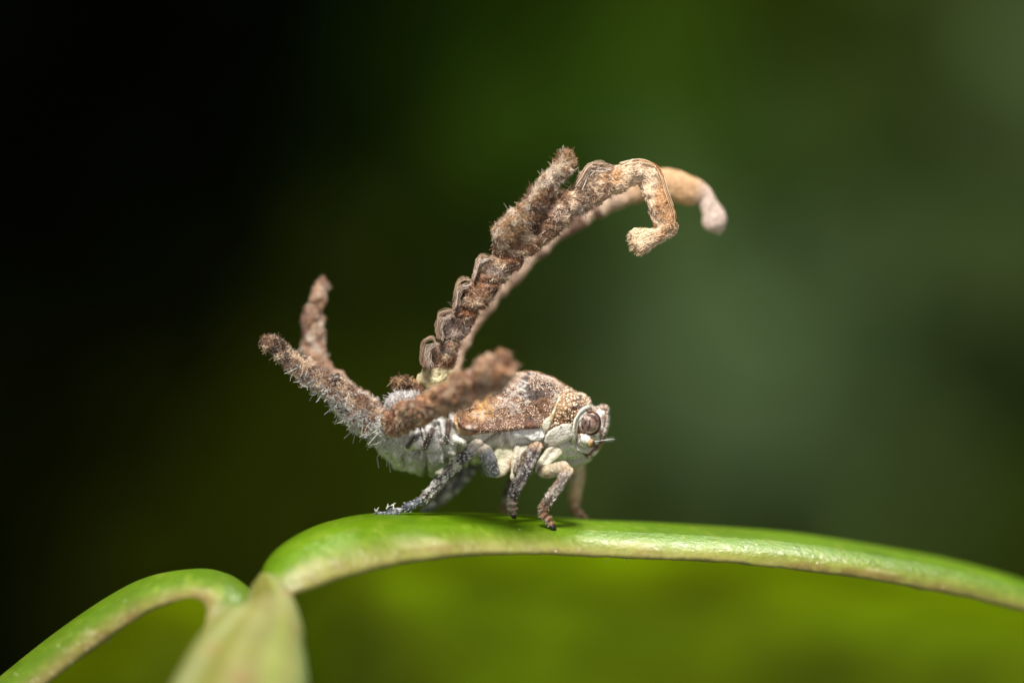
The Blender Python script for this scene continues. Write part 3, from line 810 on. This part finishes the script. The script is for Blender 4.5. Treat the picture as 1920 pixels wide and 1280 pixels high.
# ---- legs
def speckle(V, t, base, dark, light, seed, amt_d=0.6, amt_l=0.6, s=7):
    n1 = fbm(V, s, 3, seed); n2 = fbm(V, s * 1.8, 3, seed + 5)
    c = mix(np.tile(lin(base), (len(V), 1)), lin(dark), smooth(-0.1, 0.25, n1) * amt_d)
    return mix(c, lin(light), smooth(0.1, 0.35, n2) * amt_l)

def wax_dots(V, F, n, r, seed, col=(228, 226, 220), tmin=None):
    rs = np.random.default_rng(seed)
    p, nn, i = sample(V, F, n, rs)
    Vd, Fd = domes(p, nn, rs.uniform(r * 0.4, r, n), 0.9)
    return Vd, Fd, np.tile(lin(col), (len(Vd), 1))

def setae(V, F, n, L, r, seed, along, col=(206, 196, 180)):
    rs = np.random.default_rng(seed)
    p, nn, i = sample(V, F, n, rs)
    d = nn * 0.8 + along * 0.6 + rs.normal(size=p.shape) * 0.15
    d /= np.linalg.norm(d, axis=1, keepdims=True)
    pa = hair_paths(p, d, rs.uniform(L * 0.5, L, n), 0.1, 3, rs)
    Vh, Fh = strands(pa, np.full(n, r), 0.3)
    return Vh, Fh, np.tile(lin(col), (len(Vh), 1))

def build_leg(coxa, femur, tibia, tarsus, cols, seed, fuzz=True, claw=None, tufts=None):
    V, F, t, a = limb(coxa, 50, 30, 0.55, noise=0.035, ns=5, seed=seed, endr=0.12, power=2.8)
    V = V + vnormals(V, F) * (-0.05 * np.exp(-((np.cos(a) - 0.25 + 0.3 * t) / 0.12) ** 2))[:, None]
    c = np.tile(lin(cols['coxa']), (len(V), 1)); c = mix(c, lin((190, 196, 150)), smooth(0, 0.6, fbm(V, 3, 3, seed)) * 0.4); c = mix(c, lin((150, 116, 72)), smooth(0.1, 0.5, fbm(V, 5, 3, seed + 40)) * cols.get('cox_b', 0.15))
    root = part('leg', V, F, c, M_body)
    V, F, t, a = limb(femur, 60, 24, 0.85, noise=0.02, ns=7, seed=seed + 1, endr=0.14)
    V = V + 0; c = speckle(V, t, cols['femur'], cols['femur_d'], (206, 200, 190), seed + 2, 0.6, 0.4)
    c = mix(c, lin(cols['knee']), smooth(0.72, 0.92, t) * 0.7)
    extra = []
    if fuzz: extra += [wax_dots(V, F, 150, 0.012, seed + 3)]
    part('femur', V, F, c, M_leg, parent=root)
    # tibia with lengthwise keels
    V, F, t, a = limb(tibia, 90, 30, 0.9, noise=0.012, ns=9, seed=seed + 4, endr=0.07, slim=0.9)
    V = V + vnormals(V, F) * (0.018 * np.cos(a * 5))[:, None]
    c = speckle(V, t, cols['tibia'], cols['tibia_d'], cols['tibia_l'], seed + 6, 0.85, 0.7, 8)
    c = mix(c, lin(cols['knee']), smooth(0.2, 0.04, t) * 0.8)
    if 'tibia_end' in cols: c = mix(c, lin(cols['tibia_end']), smooth(0.8, 0.97, t) * 0.7)
    part('tibia', V, F, c, M_leg, parent=root)
    along = W(tibia[-1][0], tibia[-1][1], 0) - W(tibia[0][0], tibia[0][1], 0); along = along / np.linalg.norm(along)
    if fuzz:
        extra += [wax_dots(V, F, cols.get('ndots', 260), 0.017, seed + 7), setae(V, F, 260, 0.075, 0.006, seed + 8, along)]
        if tufts:
            rs = np.random.default_rng(seed + 20)
            for (x, y, z, rad, k) in tufts:
                ctr = W(x, y, z); d = rs.normal(size=(k, 3)); d /= np.linalg.norm(d, axis=1, keepdims=True)
                pa = hair_paths(ctr + d * rad / 300, d, rs.uniform(0.5, 1.0, k) * rad / 100, 0.3, 4, rs)
                Vh, Fh = strands(pa, np.full(k, 0.012), 0.6)
                extra.append((Vh, Fh, np.tile(lin((232, 226, 212)), (len(Vh), 1))))
    V, F, t, a = limb(tarsus, 50, 18, 0.9, slim=0.88, noise=0.015, ns=11, seed=seed + 9, endr=0.12)
    V = V + vnormals(V, F) * (0.02 * np.cos(t * 20))[:, None]
    c = speckle(V, t, cols['tarsus'], cols['tarsus_d'], (214, 208, 204), seed + 10, 0.6, 0.5, 9)
    part('tarsus', V, F, c, M_leg, parent=root)
    if fuzz: extra.append(setae(V, F, 120, cols.get('tl', 0.06), 0.006, seed + 11, along, cols.get('tc', (206, 196, 180))))
    if extra: part('wax_specks', *join(extra), M_gran, parent=root, kind='stuff')
    if claw:
        V, F, t, a = limb(claw, 20, 12, 0.8, endr=0.3)
        part('claw', V, F, np.tile(lin((34, 30, 32)), (len(V), 1)), M_leg, parent=root)
    return root

dark = dict(cox_b=0.8, coxa=(200, 190, 162), femur=(120, 122, 128), femur_d=(84, 84, 92), knee=(206, 188, 164), tibia=(92, 86, 86), tibia_d=(48, 44, 48), tibia_l=(226, 220, 212), tarsus=(100, 102, 110), tarsus_d=(58, 58, 68), ndots=520, tc=(206, 212, 226), tl=0.07, tibia_end=(96, 72, 62))
mid = dict(coxa=(208, 200, 178), femur=(126, 106, 84), femur_d=(84, 64, 52), knee=(190, 152, 116), tibia=(78, 66, 66), tibia_d=(50, 42, 46), tibia_l=(186, 176, 172), tarsus=(140, 106, 80), tarsus_d=(96, 68, 54), ndots=130)
fore = dict(coxa=(208, 200, 178), femur=(190, 172, 138), femur_d=(150, 124, 92), knee=(206, 176, 140), tibia=(138, 112, 90), tibia_d=(96, 76, 62), tibia_l=(206, 196, 186), tarsus=(152, 104, 68), tarsus_d=(110, 72, 48), ndots=90, tibia_end=(164, 104, 66))

# near side
build_leg([(948, 828, -0.8, 14), (945, 850, -0.9, 19), (938, 874, -0.98, 18), (926, 894, -1.02, 10)],
          [(927, 892, -1.05, 13), (918, 868, -1.2, 15), (908, 845, -1.3, 14), (903, 832, -1.32, 10)],
          [(906, 832, -1.32, 11), (893, 838, -1.35, 12), (870, 856, -1.35, 10.5), (840, 886, -1.3, 10.5), (812, 918, -1.25, 10.5), (790, 938, -1.2, 9)],
          [(794, 936, -1.2, 8.5), (770, 948, -1.15, 8.5), (748, 957, -1.1, 7), (722, 962, -1.1, 6), (701, 964, -1.05, 4)], dark, 100,
          claw=[(706, 963, -1.06, 4), (700, 966, -1.05, 3), (694, 968, -1.04, 1.2)], tufts=[(856, 872, -1.5, 9, 40), (826, 884, -1.42, 8, 40), (850, 860, -1.42, 6, 20), (738, 945, -1.2, 10, 5), (726, 950, -1.15, 8, 4), (704, 958, -1.15, 7, 4)])
build_leg([(986, 832, -0.9, 20), (978, 855, -0.98, 18), (969, 882, -1.02, 13), (962, 903, -1.04, 8)],
          [(966, 890, -1.05, 9), (980, 868, -1.15, 12), (998, 846, -1.25, 12), (1010, 832, -1.3, 9)],
          [(1011, 830, -1.34, 9.5), (1002, 848, -1.4, 10), (986, 882, -1.38, 10), (970, 912, -1.33, 10.5), (958, 937, -1.28, 9.5)],
          [(959, 932, -1.28, 9.5), (960, 948, -1.25, 9.5), (961, 964, -1.2, 7.5)], mid, 200, claw=[(961, 962, -1.24, 5), (964, 968, -1.24, 4.5), (969, 971, -1.22, 1.6)])
build_leg([(1050, 838, -0.85, 13), (1034, 852, -0.93, 14), (1016, 874, -1.0, 11), (1006, 890, -1.05, 8)],
          [(1008, 884, -1.05, 10), (1030, 882, -1.2, 12.5), (1052, 877, -1.3, 11.5), (1068, 876, -1.35, 9)],
          [(1068, 876, -1.35, 10), (1060, 892, -1.4, 10), (1043, 917, -1.4, 9.5), (1027, 940, -1.35, 9.5), (1015, 957, -1.3, 8)],
          [(1014, 955, -1.3, 8), (1020, 966, -1.28, 8.5), (1029, 975, -1.28, 8), (1034, 985, -1.27, 6)], fore, 300,
          claw=[(1033, 982, -1.29, 5), (1037, 989, -1.30, 5.5), (1044, 993, -1.28, 2)])
# far side
def far(rows): return rows
build_leg([(938, 835, 0.75, 20), (930, 865, 0.9, 22), (915, 885, 1.0, 12)],
          [(918, 886, 1.05, 13), (910, 868, 1.2, 14), (902, 850, 1.25, 12)],
          [(902, 852, 1.25, 12), (880, 882, 1.3, 13), (845, 920, 1.25, 13), (818, 945, 1.2, 11)],
          [(822, 942, 1.2, 9), (805, 954, 1.15, 9), (790, 962, 1.1, 6)], dark, 400, fuzz=False)
build_leg([(985, 830, 0.8, 18), (975, 860, 0.95, 18), (965, 890, 1.0, 10)],
          [(966, 890, 1.05, 9), (980, 868, 1.15, 12), (992, 846, 1.25, 10)],
          [(992, 848, 1.3, 10), (978, 880, 1.35, 12), (960, 915, 1.3, 12), (950, 940, 1.25, 11)],
          [(950, 936, 1.25, 10), (946, 952, 1.2, 10), (944, 968, 1.15, 8)], mid, 500, fuzz=False)
build_leg([(1046, 838, 0.78, 17), (1050, 858, 0.9, 17), (1052, 880, 1.0, 10)],
          [(1050, 880, 1.05, 12), (1066, 874, 1.15, 13), (1084, 868, 1.25, 12)],
          [(1084, 864, 1.25, 13), (1085, 890, 1.3, 14), (1080, 920, 1.3, 13), (1077, 948, 1.25, 12)],
          [(1077, 942, 1.25, 11), (1080, 960, 1.2, 10), (1092, 970, 1.1, 9), (1100, 975, 1.05, 6)], dict(fore, tibia=(196, 164, 130), tibia_d=(170, 140, 112), tarsus=(176, 124, 96)), 600, fuzz=False)

# ------------------------------------------------------------------ wax filaments
BR = lin((128, 97, 76)); DK = lin((72, 51, 41)); CR = lin((228, 200, 168)); WH = lin((236, 232, 228)); GR = lin((180, 170, 162)); OR = lin((184, 140, 100)); YE = lin((238, 224, 178))

def filament_fuzzy(name, pts, n_hair, L, r, palette, seed, flat=0.9, noise=0.07, white_low=0.0, curl=0.35, along_w=0.35, parent=bug, tip=0.08, long_n=0, out=0.42, white_x=None):
    rs = np.random.default_rng(seed)
    V, F, t, a = limb(pts, 110, 34, flat, noise=noise, ns=5, seed=seed, endr=tip)
    V = V + vnormals(V, F) * (0.5 * noise * fbm(V, 14, 2, seed + 1))[:, None]
    n1 = fbm(V, 4.0, 4, seed + 2); n2 = fbm(V, 9, 3, seed + 3)
    c = mix(np.tile(palette[0], (len(V), 1)), palette[1], smooth(-0.2, 0.5, n1)); c = mix(c, palette[2], smooth(0.1, 0.6, n2) * 0.7)
    o = part(name, V, F, c * 0.9, M_wax, parent=parent)
    p, nn, i = sample(V, F, n_hair, rs)
    T = W(pts[-1][0], pts[-1][1], pts[-1][2]) - W(pts[0][0], pts[0][1], pts[0][2]); T /= np.linalg.norm(T)
    d = nn * out + T * along_w * rs.normal(size=(len(p), 1)) + rs.normal(size=p.shape) * 0.6
    d /= np.linalg.norm(d, axis=1, keepdims=True)
    ln = rs.uniform(0.45, 1.0, len(p)) * L
    m1 = fbm(p, 4.0, 4, seed + 2); m2 = rs.random(len(p))
    m3 = fbm(p, 7.0, 3, seed + 8)
    hc = mix(np.tile(palette[0], (len(p), 1)), palette[1], smooth(-0.15, 0.25, m1)); hc = mix(hc, palette[2], np.clip(smooth(0.0, 0.3, m3) * 0.9 + (m2 > 0.8) * 0.5, 0, 1))
    if white_low:
        wl = smooth(-0.05, 0.55, -nn[:, 2] + 0.1 * rs.normal(size=len(p))) * white_low + smooth(0.75, 1.0, nn[:, 2]) * white_low * 0.8
        if white_x: wl = wl * smooth(white_x[0], white_x[1], toPX(p)[:, 0])
        hc = mix(hc, WH, np.clip(wl, 0, 1)); ln = ln * (1 + 0.5 * np.clip(wl, 0, 1))
    parts = []
    pa = hair_paths(p, d, ln, curl, 5, rs)
    Vh, Fh = strands(pa, rs.uniform(0.6, 1.0, len(p)) * r, 0.5); parts.append((Vh, Fh, rep(hc, 5)))
    if long_n:
        low = np.where((nn[:, 2] < -0.2) & (toPX(p)[:, 0] > 560))[0]; k = rs.choice(low, long_n)
        dd = nn[k] * 0.7 + np.array([-0.2, -0.2, -0.7]) + rs.normal(size=(long_n, 3)) * 0.35; dd /= np.linalg.norm(dd, axis=1, keepdims=True)
        pa = hair_paths(p[k], dd, rs.uniform(0.08, 0.24, long_n), 0.28, 5, rs)
        Vh, Fh = strands(pa, np.full(long_n, r * 0.9), 0.6); parts.append((Vh, Fh, np.tile(WH, (len(Vh), 1))))
    h = part('wax_fibres', *join(parts), M_hair, parent=o, kind='stuff')
    return o

# left, pointing back
filament_fuzzy('wax_filament', [(491, 638, -0.75, 11), (515, 652, -0.78, 14), (545, 672, -0.8, 16), (585, 700, -0.85, 17), (625, 728, -0.85, 21), (665, 762, -0.8, 28), (705, 794, -0.7, 34)],
               15000, 0.055, 0.007, (BR, DK, CR), 11, white_low=0.85, noise=0.09, tip=0.04, long_n=60, curl=0.6, white_x=(480, 640))
# far, pointing up
filament_fuzzy('wax_filament', [(604, 522, 0.9, 9), (597, 550, 0.9, 14), (588, 590, 0.9, 19), (584, 630, 0.9, 21), (588, 668, 0.8, 21), (620, 712, 0.6, 22), (690, 770, 0.3, 24)],
               4000, 0.04, 0.008, (lin((138, 106, 86)), lin((180, 144, 116)), lin((218, 202, 184))), 12, noise=0.08, tip=0.07, curl=0.5)
# near, pointing forward and towards the viewer
filament_fuzzy('wax_filament', [(722, 800, -1.0, 22), (760, 784, -1.35, 22), (800, 765, -1.75, 22), (850, 738, -2.25, 25), (900, 712, -2.75, 27), (932, 696, -3.1, 29), (960, 682, -3.4, 22)],
               9000, 0.07, 0.008, (lin((142, 102, 78)), lin((200, 150, 108)), lin((218, 194, 168))), 13, noise=0.14, tip=0.04, curl=0.55)
# short brown stub beside the base of the arch
filament_fuzzy('wax_filament', [(744, 716, -0.7, 12), (756, 722, -0.7, 18), (772, 732, -0.65, 19), (790, 748, -0.5, 14), (806, 765, -0.4, 12)],
               3600, 0.055, 0.009, (BR, DK, lin((206, 170, 128))), 14, noise=0.12, tip=0.15, curl=0.8)
# pale downy filament lying against the arch
filament_fuzzy('wax_filament', [(1060, 292, -0.95, 8), (1052, 312, -0.95, 12), (1036, 340, -0.97, 14), (1012, 370, -1.0, 17), (985, 400, -1.0, 18), (952, 428, -0.98, 19), (928, 446, -0.95, 13)],
               12000, 0.07, 0.0065, (lin((176, 138, 98)), lin((116, 80, 56)), lin((232, 216, 196))), 15, noise=0.12, tip=0.04, curl=0.7)
# woolly wax at the tip of the abdomen
def wool():
    rs = np.random.default_rng(77)
    V, F, t, a = limb([(680, 772, -0.5, 14), (702, 790, -0.55, 26), (722, 800, -0.5, 34), (736, 815, -0.45, 30), (746, 838, -0.3, 16)], 70, 34, 1.5, noise=0.12, ns=4, seed=70, endr=0.15)
    c = mix(np.tile(lin((206, 202, 196)), (len(V), 1)), lin((160, 152, 140)), smooth(0, 0.5, fbm(V, 6, 3, 5)))
    o = part('wax_wool', V, F, c, M_wax)
    V2, F2, t, a = limb([(735, 772, -0.75, 14), (752, 758, -0.8, 22), (770, 756, -0.8, 20), (786, 768, -0.75, 12)], 40, 24, 0.8, noise=0.07, ns=6, seed=75, endr=0.2)
    p2, nn2, i2 = sample(V2, F2, 1500, rs)
    p, nn, i = sample(V, F, 4500, rs)
    p = np.vstack([p, p2]); nn = np.vstack([nn, nn2])
    d = nn + np.array([-0.15, 0, -0.25]) + rs.normal(size=p.shape) * 0.6; d /= np.linalg.norm(d, axis=1, keepdims=True)
    ln = rs.uniform(0.03, 0.09, len(p))
    Vh, Fh = strands(hair_paths(p, d, ln, 0.55, 5, rs), rs.uniform(0.005, 0.009, len(p)), 0.5)
    hc = mix(np.tile(WH, (len(p), 1)), GR, rs.random(len(p)) * 0.6)
    k = rs.choice(len(p), 90); dd = np.array([-0.35, -0.1, -0.75]) + rs.normal(size=(90, 3)) * 0.4; dd /= np.linalg.norm(dd, axis=1, keepdims=True)
    Vl, Fl = strands(hair_paths(p[k], dd, rs.uniform(0.1, 0.32, 90), 0.3, 5, rs), np.full(90, 0.006), 0.6)
    part('wax_fibres', *join([(Vh, Fh, rep(hc, 5)), (Vl, Fl, np.tile(WH, (len(Vl), 1))), (V2, F2, np.tile(lin((190, 186, 186)), (len(V2), 1)))]), M_hair, parent=o, kind='stuff')
wool()

# ---- the two long arched filaments
def ribbon(outer, inner, ys, depth, n, m, seed, noise, joints=None, jd=0.05, power=2.4, tip=0.02):
    O = spl(outer, n); I = spl(inner, n)
    return ribbon2(O, I, ys, depth, n, m, seed, noise, power, tip)

def ribbon2(O, I, ys, depth, n, m, seed, noise, power=2.4, tip=0.02):
    yy = np.interp(np.linspace(0, 1, n), np.linspace(0, 1, len(ys)), ys)
    dd = np.interp(np.linspace(0, 1, n), np.linspace(0, 1, len(depth)), depth)
    Ow = W(O[:, 0], O[:, 1], yy); Iw = W(I[:, 0], I[:, 1], yy)
    C = (Ow + Iw) / 2; h = (Ow - Iw) / 2
    t = np.linspace(0, 1, n); e = np.sqrt(np.clip(1 - (1 - np.minimum(1, np.minimum(t, 1 - t) / tip)) ** 2, 0.001, 1))
    a = np.linspace(0, 2 * np.pi, m, endpoint=False)
    ca = np.sign(np.cos(a)) * np.abs(np.cos(a)) ** (2 / power); sa = np.sign(np.sin(a)) * np.abs(np.sin(a)) ** (2 / power)
    V = C[:, None] + h[:, None] * (ca[None, :, None] * e[:, None, None]) + np.array([0, -1.0, 0]) * (sa[None] * (dd * e)[:, None])[:, :, None]
    V = V.reshape(-1, 3); F = grid_faces(n, m)
    # orient outwards
    Nn = vnormals(V, F)
    if ((V - np.repeat(C, m, 0)) * Nn).sum() < 0:
        F = F[:, ::-1]; Nn = -Nn
    V = V + Nn * (noise * (fbm(V, 4, 4, seed) + 0.6 * fbm(V, 11, 3, seed + 1)))[:, None]
    return V, F, np.repeat(t, m), np.tile(a, n), C, h

# paired stations (outer px,py , inner px,py)
ARCH = [((784, 734), (840, 724)), ((784, 705), (850, 702)), ((797, 686), (848, 688)), ((806, 660), (858, 662)), ((818, 646), (866, 644)),
        ((824, 638), (872, 630)), ((832, 608), (886, 606)), ((842, 592), (894, 594)), ((850, 580), (902, 582)), ((858, 560), (918, 562)), ((872, 540), (930, 546)),
        ((884, 526), (944, 532)), ((892, 508), (958, 516)), ((904, 490), (974, 500)), ((922, 478), (988, 484)), ((932, 452), (1008, 467)),
        ((958, 428), (1028, 450)), ((990, 400), (1050, 430)), ((1020, 382), (1070, 415)), ((1050, 362), (1094, 400)), ((1072, 356), (1118, 388)),
        ((1090, 330), (1140, 374)), ((1108, 316), (1158, 363)), ((1140, 316), (1176, 353)), ((1170, 306), (1190, 347)), ((1200, 302), (1199, 344)), ((1226, 310), (1200, 350)), ((1240, 328), (1203, 358)),
        ((1248, 360), (1209, 375)), ((1257, 385), (1214, 392)), ((1264, 410), (1220, 412)), ((1268, 426), (1228, 428)), ((1256, 442), (1220, 430)), ((1238, 456), (1205, 426)), ((1218, 470), (1190, 430)), ((1202, 480), (1180, 440)), ((1194, 478), (1178, 452))]

def arch_colors(V, t, seed):
    return 1.25 * arch_colors0(V, t, seed)
def arch_colors0(V, t, seed):
    n1 = fbm(V, 3.0, 4, seed); n2 = fbm(V, 8.0, 4, seed + 4); n3 = fbm(V, 1.7, 2, seed + 9)
    base = mix(np.tile(lin((134, 100, 76)), (len(V), 1)), lin((152, 134, 122)), smooth(0.0, 0.5, n3))
    end = mix(np.tile(lin((214, 186, 156)), (len(V), 1)), lin((178, 134, 94)), smooth(0.0, 0.5, n3))
    w = smooth(0.50, 0.70, t)
    c = mix(base * 1.0, end, 0) if False else base * (1 - w[:, None]) + end * w[:, None]
    c = mix(c, lin((68, 47, 37)), smooth(0.0, 0.35, n1) * (0.75 - 0.45 * w))
    c = mix(c, lin((216, 192, 162)), smooth(0.05, 0.45, n2) * 0.7)
    c = mix(c, lin((200, 172, 136)), smooth(0.86, 0.97, t) * 0.5)
    c = mix(c, YE / 1.25, smooth(0.05, 0.035, t))
    return c

def long_filament():
    n, m = 420, 40
    O = np.array([p[0] for p in ARCH], float); I = np.array([p[1] for p in ARCH], float)
    k = spl(np.c_[(O + I) / 2, O, I], n)
    O, I = k[:, 2:4], k[:, 4:6]
    ys = [-0.45, -0.6, -0.7, -0.75, -0.75, -0.75, -0.75]
    V, F, t, a, C, h = ribbon2(O, I, ys, [0.24, 0.25, 0.25, 0.24, 0.22, 0.2, 0.2], n, m, 51, 0.055)
    # ring-like joints: each joint a step, wider at the far end of the segment
    px = toPX(V)
    for (p0, p1) in (((822, 640), (868, 640)), ((850, 580), (902, 584)), ((884, 526), (944, 534)), ((922, 478), (988, 486)), ((1045, 362), (1078, 412)), ((1140, 312), (1150, 372))):
        d = pdist(px, [p0, p1]); V = V - vnormals(V, F) * (0.07 * np.exp(-(d / 5) ** 2))[:, None]
    c = arch_colors(V, t, 80)
    for (p0, p1) in (((822, 636), (868, 634)), ((850, 576), (902, 578)), ((884, 522), (944, 528)), ((922, 474), (988, 480))):
        d = pdist(px, [p0, p1]); c = mix(c, lin((64, 44, 34)), np.exp(-(d / 5) ** 2) * 0.6)
        d = pdist(px, [np.array(p0) + (2, 9), np.array(p1) + (2, 10)]); c = mix(c, lin((150, 92, 54)), np.exp(-(d / 8) ** 2) * 0.6)
    o = part('wax_filament', V, F, c * 0.92, M_wax)
    rs = np.random.default_rng(52)
    # fibres combed along the filament
    p, nn, i = sample(V, F, 12000, rs)
    kk = (F[i, 0] // m) > 0.045 * n; p, nn, i = p[kk], nn[kk], i[kk]
    j = (F[i, 0] // m)
    T = np.gradient(C, axis=0); T /= np.linalg.norm(T, axis=1, keepdims=True)
    sm = smooth(0.55, 0.72, j / n)[:, None]
    d = T[j] * rs.choice([-1, 1, 1], len(p))[:, None] * (0.7 + 0.8 * sm) + nn * (0.25 - 0.17 * sm) + rs.normal(size=p.shape) * (0.42 - 0.28 * sm)
    d /= np.linalg.norm(d, axis=1, keepdims=True)
    hc = arch_colors(p, j / n, 80); hc = mix(hc, lin((222, 206, 186)), (rs.random(len(p)) > 0.72) * 0.6); hc = mix(hc, DK, (rs.random(len(p)) > 0.86) * 0.6)
    hc = hc * rs.uniform(0.8, 1.25, (len(p), 1))
    pa = hair_paths(p, d, rs.uniform(0.03, 0.085, len(p)), (0.5 - 0.38 * sm)[:, :, None], 5, rs)
    parts = []
    Vh, Fh = strands(pa, rs.uniform(0.005, 0.009, len(p)), 0.5); parts.append((Vh, Fh, rep(hc, 5)))
    # hooked loops on the outer side: bundles of fine strands
    loops = [[(803, 690), (791, 684), (788, 662), (792, 644), (802, 634), (814, 634), (823, 641)],
             [(826, 640), (820, 622), (819, 600), (825, 584), (838, 576), (846, 577), (851, 582)],
             [(852, 582), (853, 562), (856, 540), (861, 524), (871, 519), (880, 522), (886, 530)],
             [(886, 530), (890, 512), (893, 494), (899, 479), (908, 473), (918, 476), (925, 484)],
             [(1078, 352), (1088, 334), (1098, 314), (1110, 304), (1124, 304), (1140, 312), (1160, 312)]]
    inner_ = [[(806, 688), (803, 668), (805, 655), (813, 648), (824, 645)], [(828, 636), (826, 615), (829, 602), (836, 596), (848, 590)], [(856, 575), (860, 550), (866, 540), (874, 536), (886, 534)],
              [(890, 520), (898, 500), (905, 492), (914, 488), (926, 486)], [(1090, 348), (1102, 328), (1112, 318), (1128, 318), (1150, 318)]]
    for li, (lp, ip) in enumerate(zip(loops, inner_)):
        kf = [0.95, 0.80, 0.9, 0.72, 0.9][li]
        lp = [tuple(np.array(a) * kf + b * (1 - kf) + rs.normal(size=2) * 2.0) for a, b in zip(lp, spl(ip, len(lp)))]
        L1 = spl(lp, 30); L2 = spl(ip, 30)
        for s in range(90):
            f = rs.uniform(0.08, 0.95); e1 = rs.integers(12, 21); b = spl((L1 * (1 - f) + L2 * f)[rs.integers(0, 3):e1], 10)
            b = b + np.stack([np.convolve(rs.normal(size=12), [0.3, 0.4, 0.3], 'valid')[:10] for _ in range(2)], -1) * 0.9
            pt = W(b[:, 0], b[:, 1], rs.uniform(-1.0, -0.55)); Vs, Fs = strands(pt[None], np.array([rs.uniform(0.005, 0.011)]), 0.8)
            f = rs.random(); parts.append((Vs, Fs, np.tile(lin((206, 184, 162)) * f + lin((134, 108, 90)) * (1 - f), (len(Vs), 1))))
        for q, cnt, sp, col in ((lp, 26, 1.6, (lin((190, 166, 140)), lin((116, 88, 66)))), (ip, 44, 2.2, (lin((220, 206, 192)), lin((150, 122, 102)))), ((0.35 * spl(lp, 30) + 0.65 * spl(ip, 30))[:20], 40, 2.6, (lin((188, 164, 142)), lin((120, 94, 76))))):
            b = spl(q, 16)
            for s in range(cnt):
                yv = rs.uniform(-1.0, -0.5)
                off = rs.normal(size=2) * sp; b = spl(q, 16); b = b[rs.integers(0, 3):16 - rs.integers(0, 4)]; b = spl(b, 16)
                wob = np.stack([np.convolve(rs.normal(size=18), [0.3, 0.4, 0.3], 'valid')[:16] for _ in range(2)], -1) * 1.8
                pt = W(b[:, 0] + off[0] + wob[:, 0], b[:, 1] + off[1] + wob[:, 1], yv + rs.normal() * 0.02)
                Vs, Fs = strands(pt[None], np.array([rs.uniform(0.005, 0.010)]), 0.8)
                f = rs.random(); parts.append((Vs, Fs, np.tile(col[0] * f + col[1] * (1 - f), (len(Vs), 1))))
    # frayed outer edge past the bend
    e = spl([(1164, 309), (1190, 303), (1210, 303), (1232, 315), (1243, 338), (1250, 362), (1262, 395), (1266, 420)], 30)
    for s in range(60):
        i0 = rs.integers(0, 20); b = e[i0:i0 + 10]; off = rs.normal(size=2) * 2.0
        pt = W(b[:, 0] + off[0], b[:, 1] + off[1], rs.uniform(-0.95, -0.55)); Vs, Fs = strands(pt[None], np.array([rs.uniform(0.007, 0.012)]), 0.6)
        parts.append((Vs, Fs, np.tile([lin((222, 190, 146)), lin((164, 112, 70)), lin((230, 214, 190))][rs.integers(0, 3)], (len(Vs), 1))))
    part('wax_fibres', *join(parts), M_hair, parent=o, kind='stuff')
long_filament()

def far_arch():
    rows = [(826, 735, 0.3, 22), (840, 698, 0.6, 21), (860, 650, 0.85, 19), (892, 594, 0.95, 19), (938, 535, 1.0, 20), (990, 483, 1.0, 19), (1050, 432, 1.0, 19), (1116, 391, 1.0, 20), (1180, 362, 1.0, 22), (1230, 344, 1.0, 26), (1262, 348, 1.0, 29), (1290, 358, 1.0, 29), (1308, 362, 1.0, 24), (1322, 368, 1.0, 17), (1328, 384, 1.0, 18), (1338, 406, 1.0, 24), (1345, 424, 1.0, 22), (1350, 440, 1.0, 11)]
    P = np.array(rows, float)
    n, m = 200, 28
    S = spl(np.c_[W(P[:, 0], P[:, 1], P[:, 2]), P[:, 3] / 100], n)
    tt = np.linspace(0, 1, n); ph = 2 * np.pi * (13 * tt + 0.25 * np.sin(tt * 19) + 0.2 * np.sin(tt * 41))
    seg = 1 + 0.12 * np.cos(ph) * smooth(0.75, 0.6, tt)
    V, F = tube(S[:, :3], rounded(S[:, 3] * seg, n, 0.03), rounded(S[:, 3] * 0.8, n, 0.03), m)
    V = V + vnormals(V, F) * (0.03 * fbm(V, 5, 3, 91))[:, None]
    t = np.repeat(np.linspace(0, 1, n), m)
    k = np.repeat(smooth(-0.4, 0.9, np.cos(ph + 1.0)), m) * (0.5 + 0.5 * fbm(V, 1.3, 2, 7))
    c = mix(np.tile(lin((206, 178, 154)), (len(V), 1)), lin((96, 66, 54)), np.clip(k * 2.2, 0, 1) * smooth(0.72, 0.6, t) * 0.85)
    c = mix(c, lin((200, 160, 120)), smooth(0.66, 0.76, t) * smooth(0.90, 0.86, t)); c = mix(c, lin((206, 184, 170)), smooth(0.87, 0.92, t))
    o = part('wax_filament', V, F, c, M_wax)
    rs = np.random.default_rng(92)
    p, nn, i = sample(V, F, 700, rs); cc = c[F[i, 0]]
    pa = hair_paths(p, (nn + rs.normal(size=p.shape) * 0.6), rs.uniform(0.02, 0.04, len(p)), 0.3, 4, rs)
    Vh, Fh = strands(pa, np.full(len(p), 0.008), 0.5)
    part('wax_fibres', Vh, Fh, rep(cc, 4), M_hair, parent=o, kind='stuff')
far_arch()
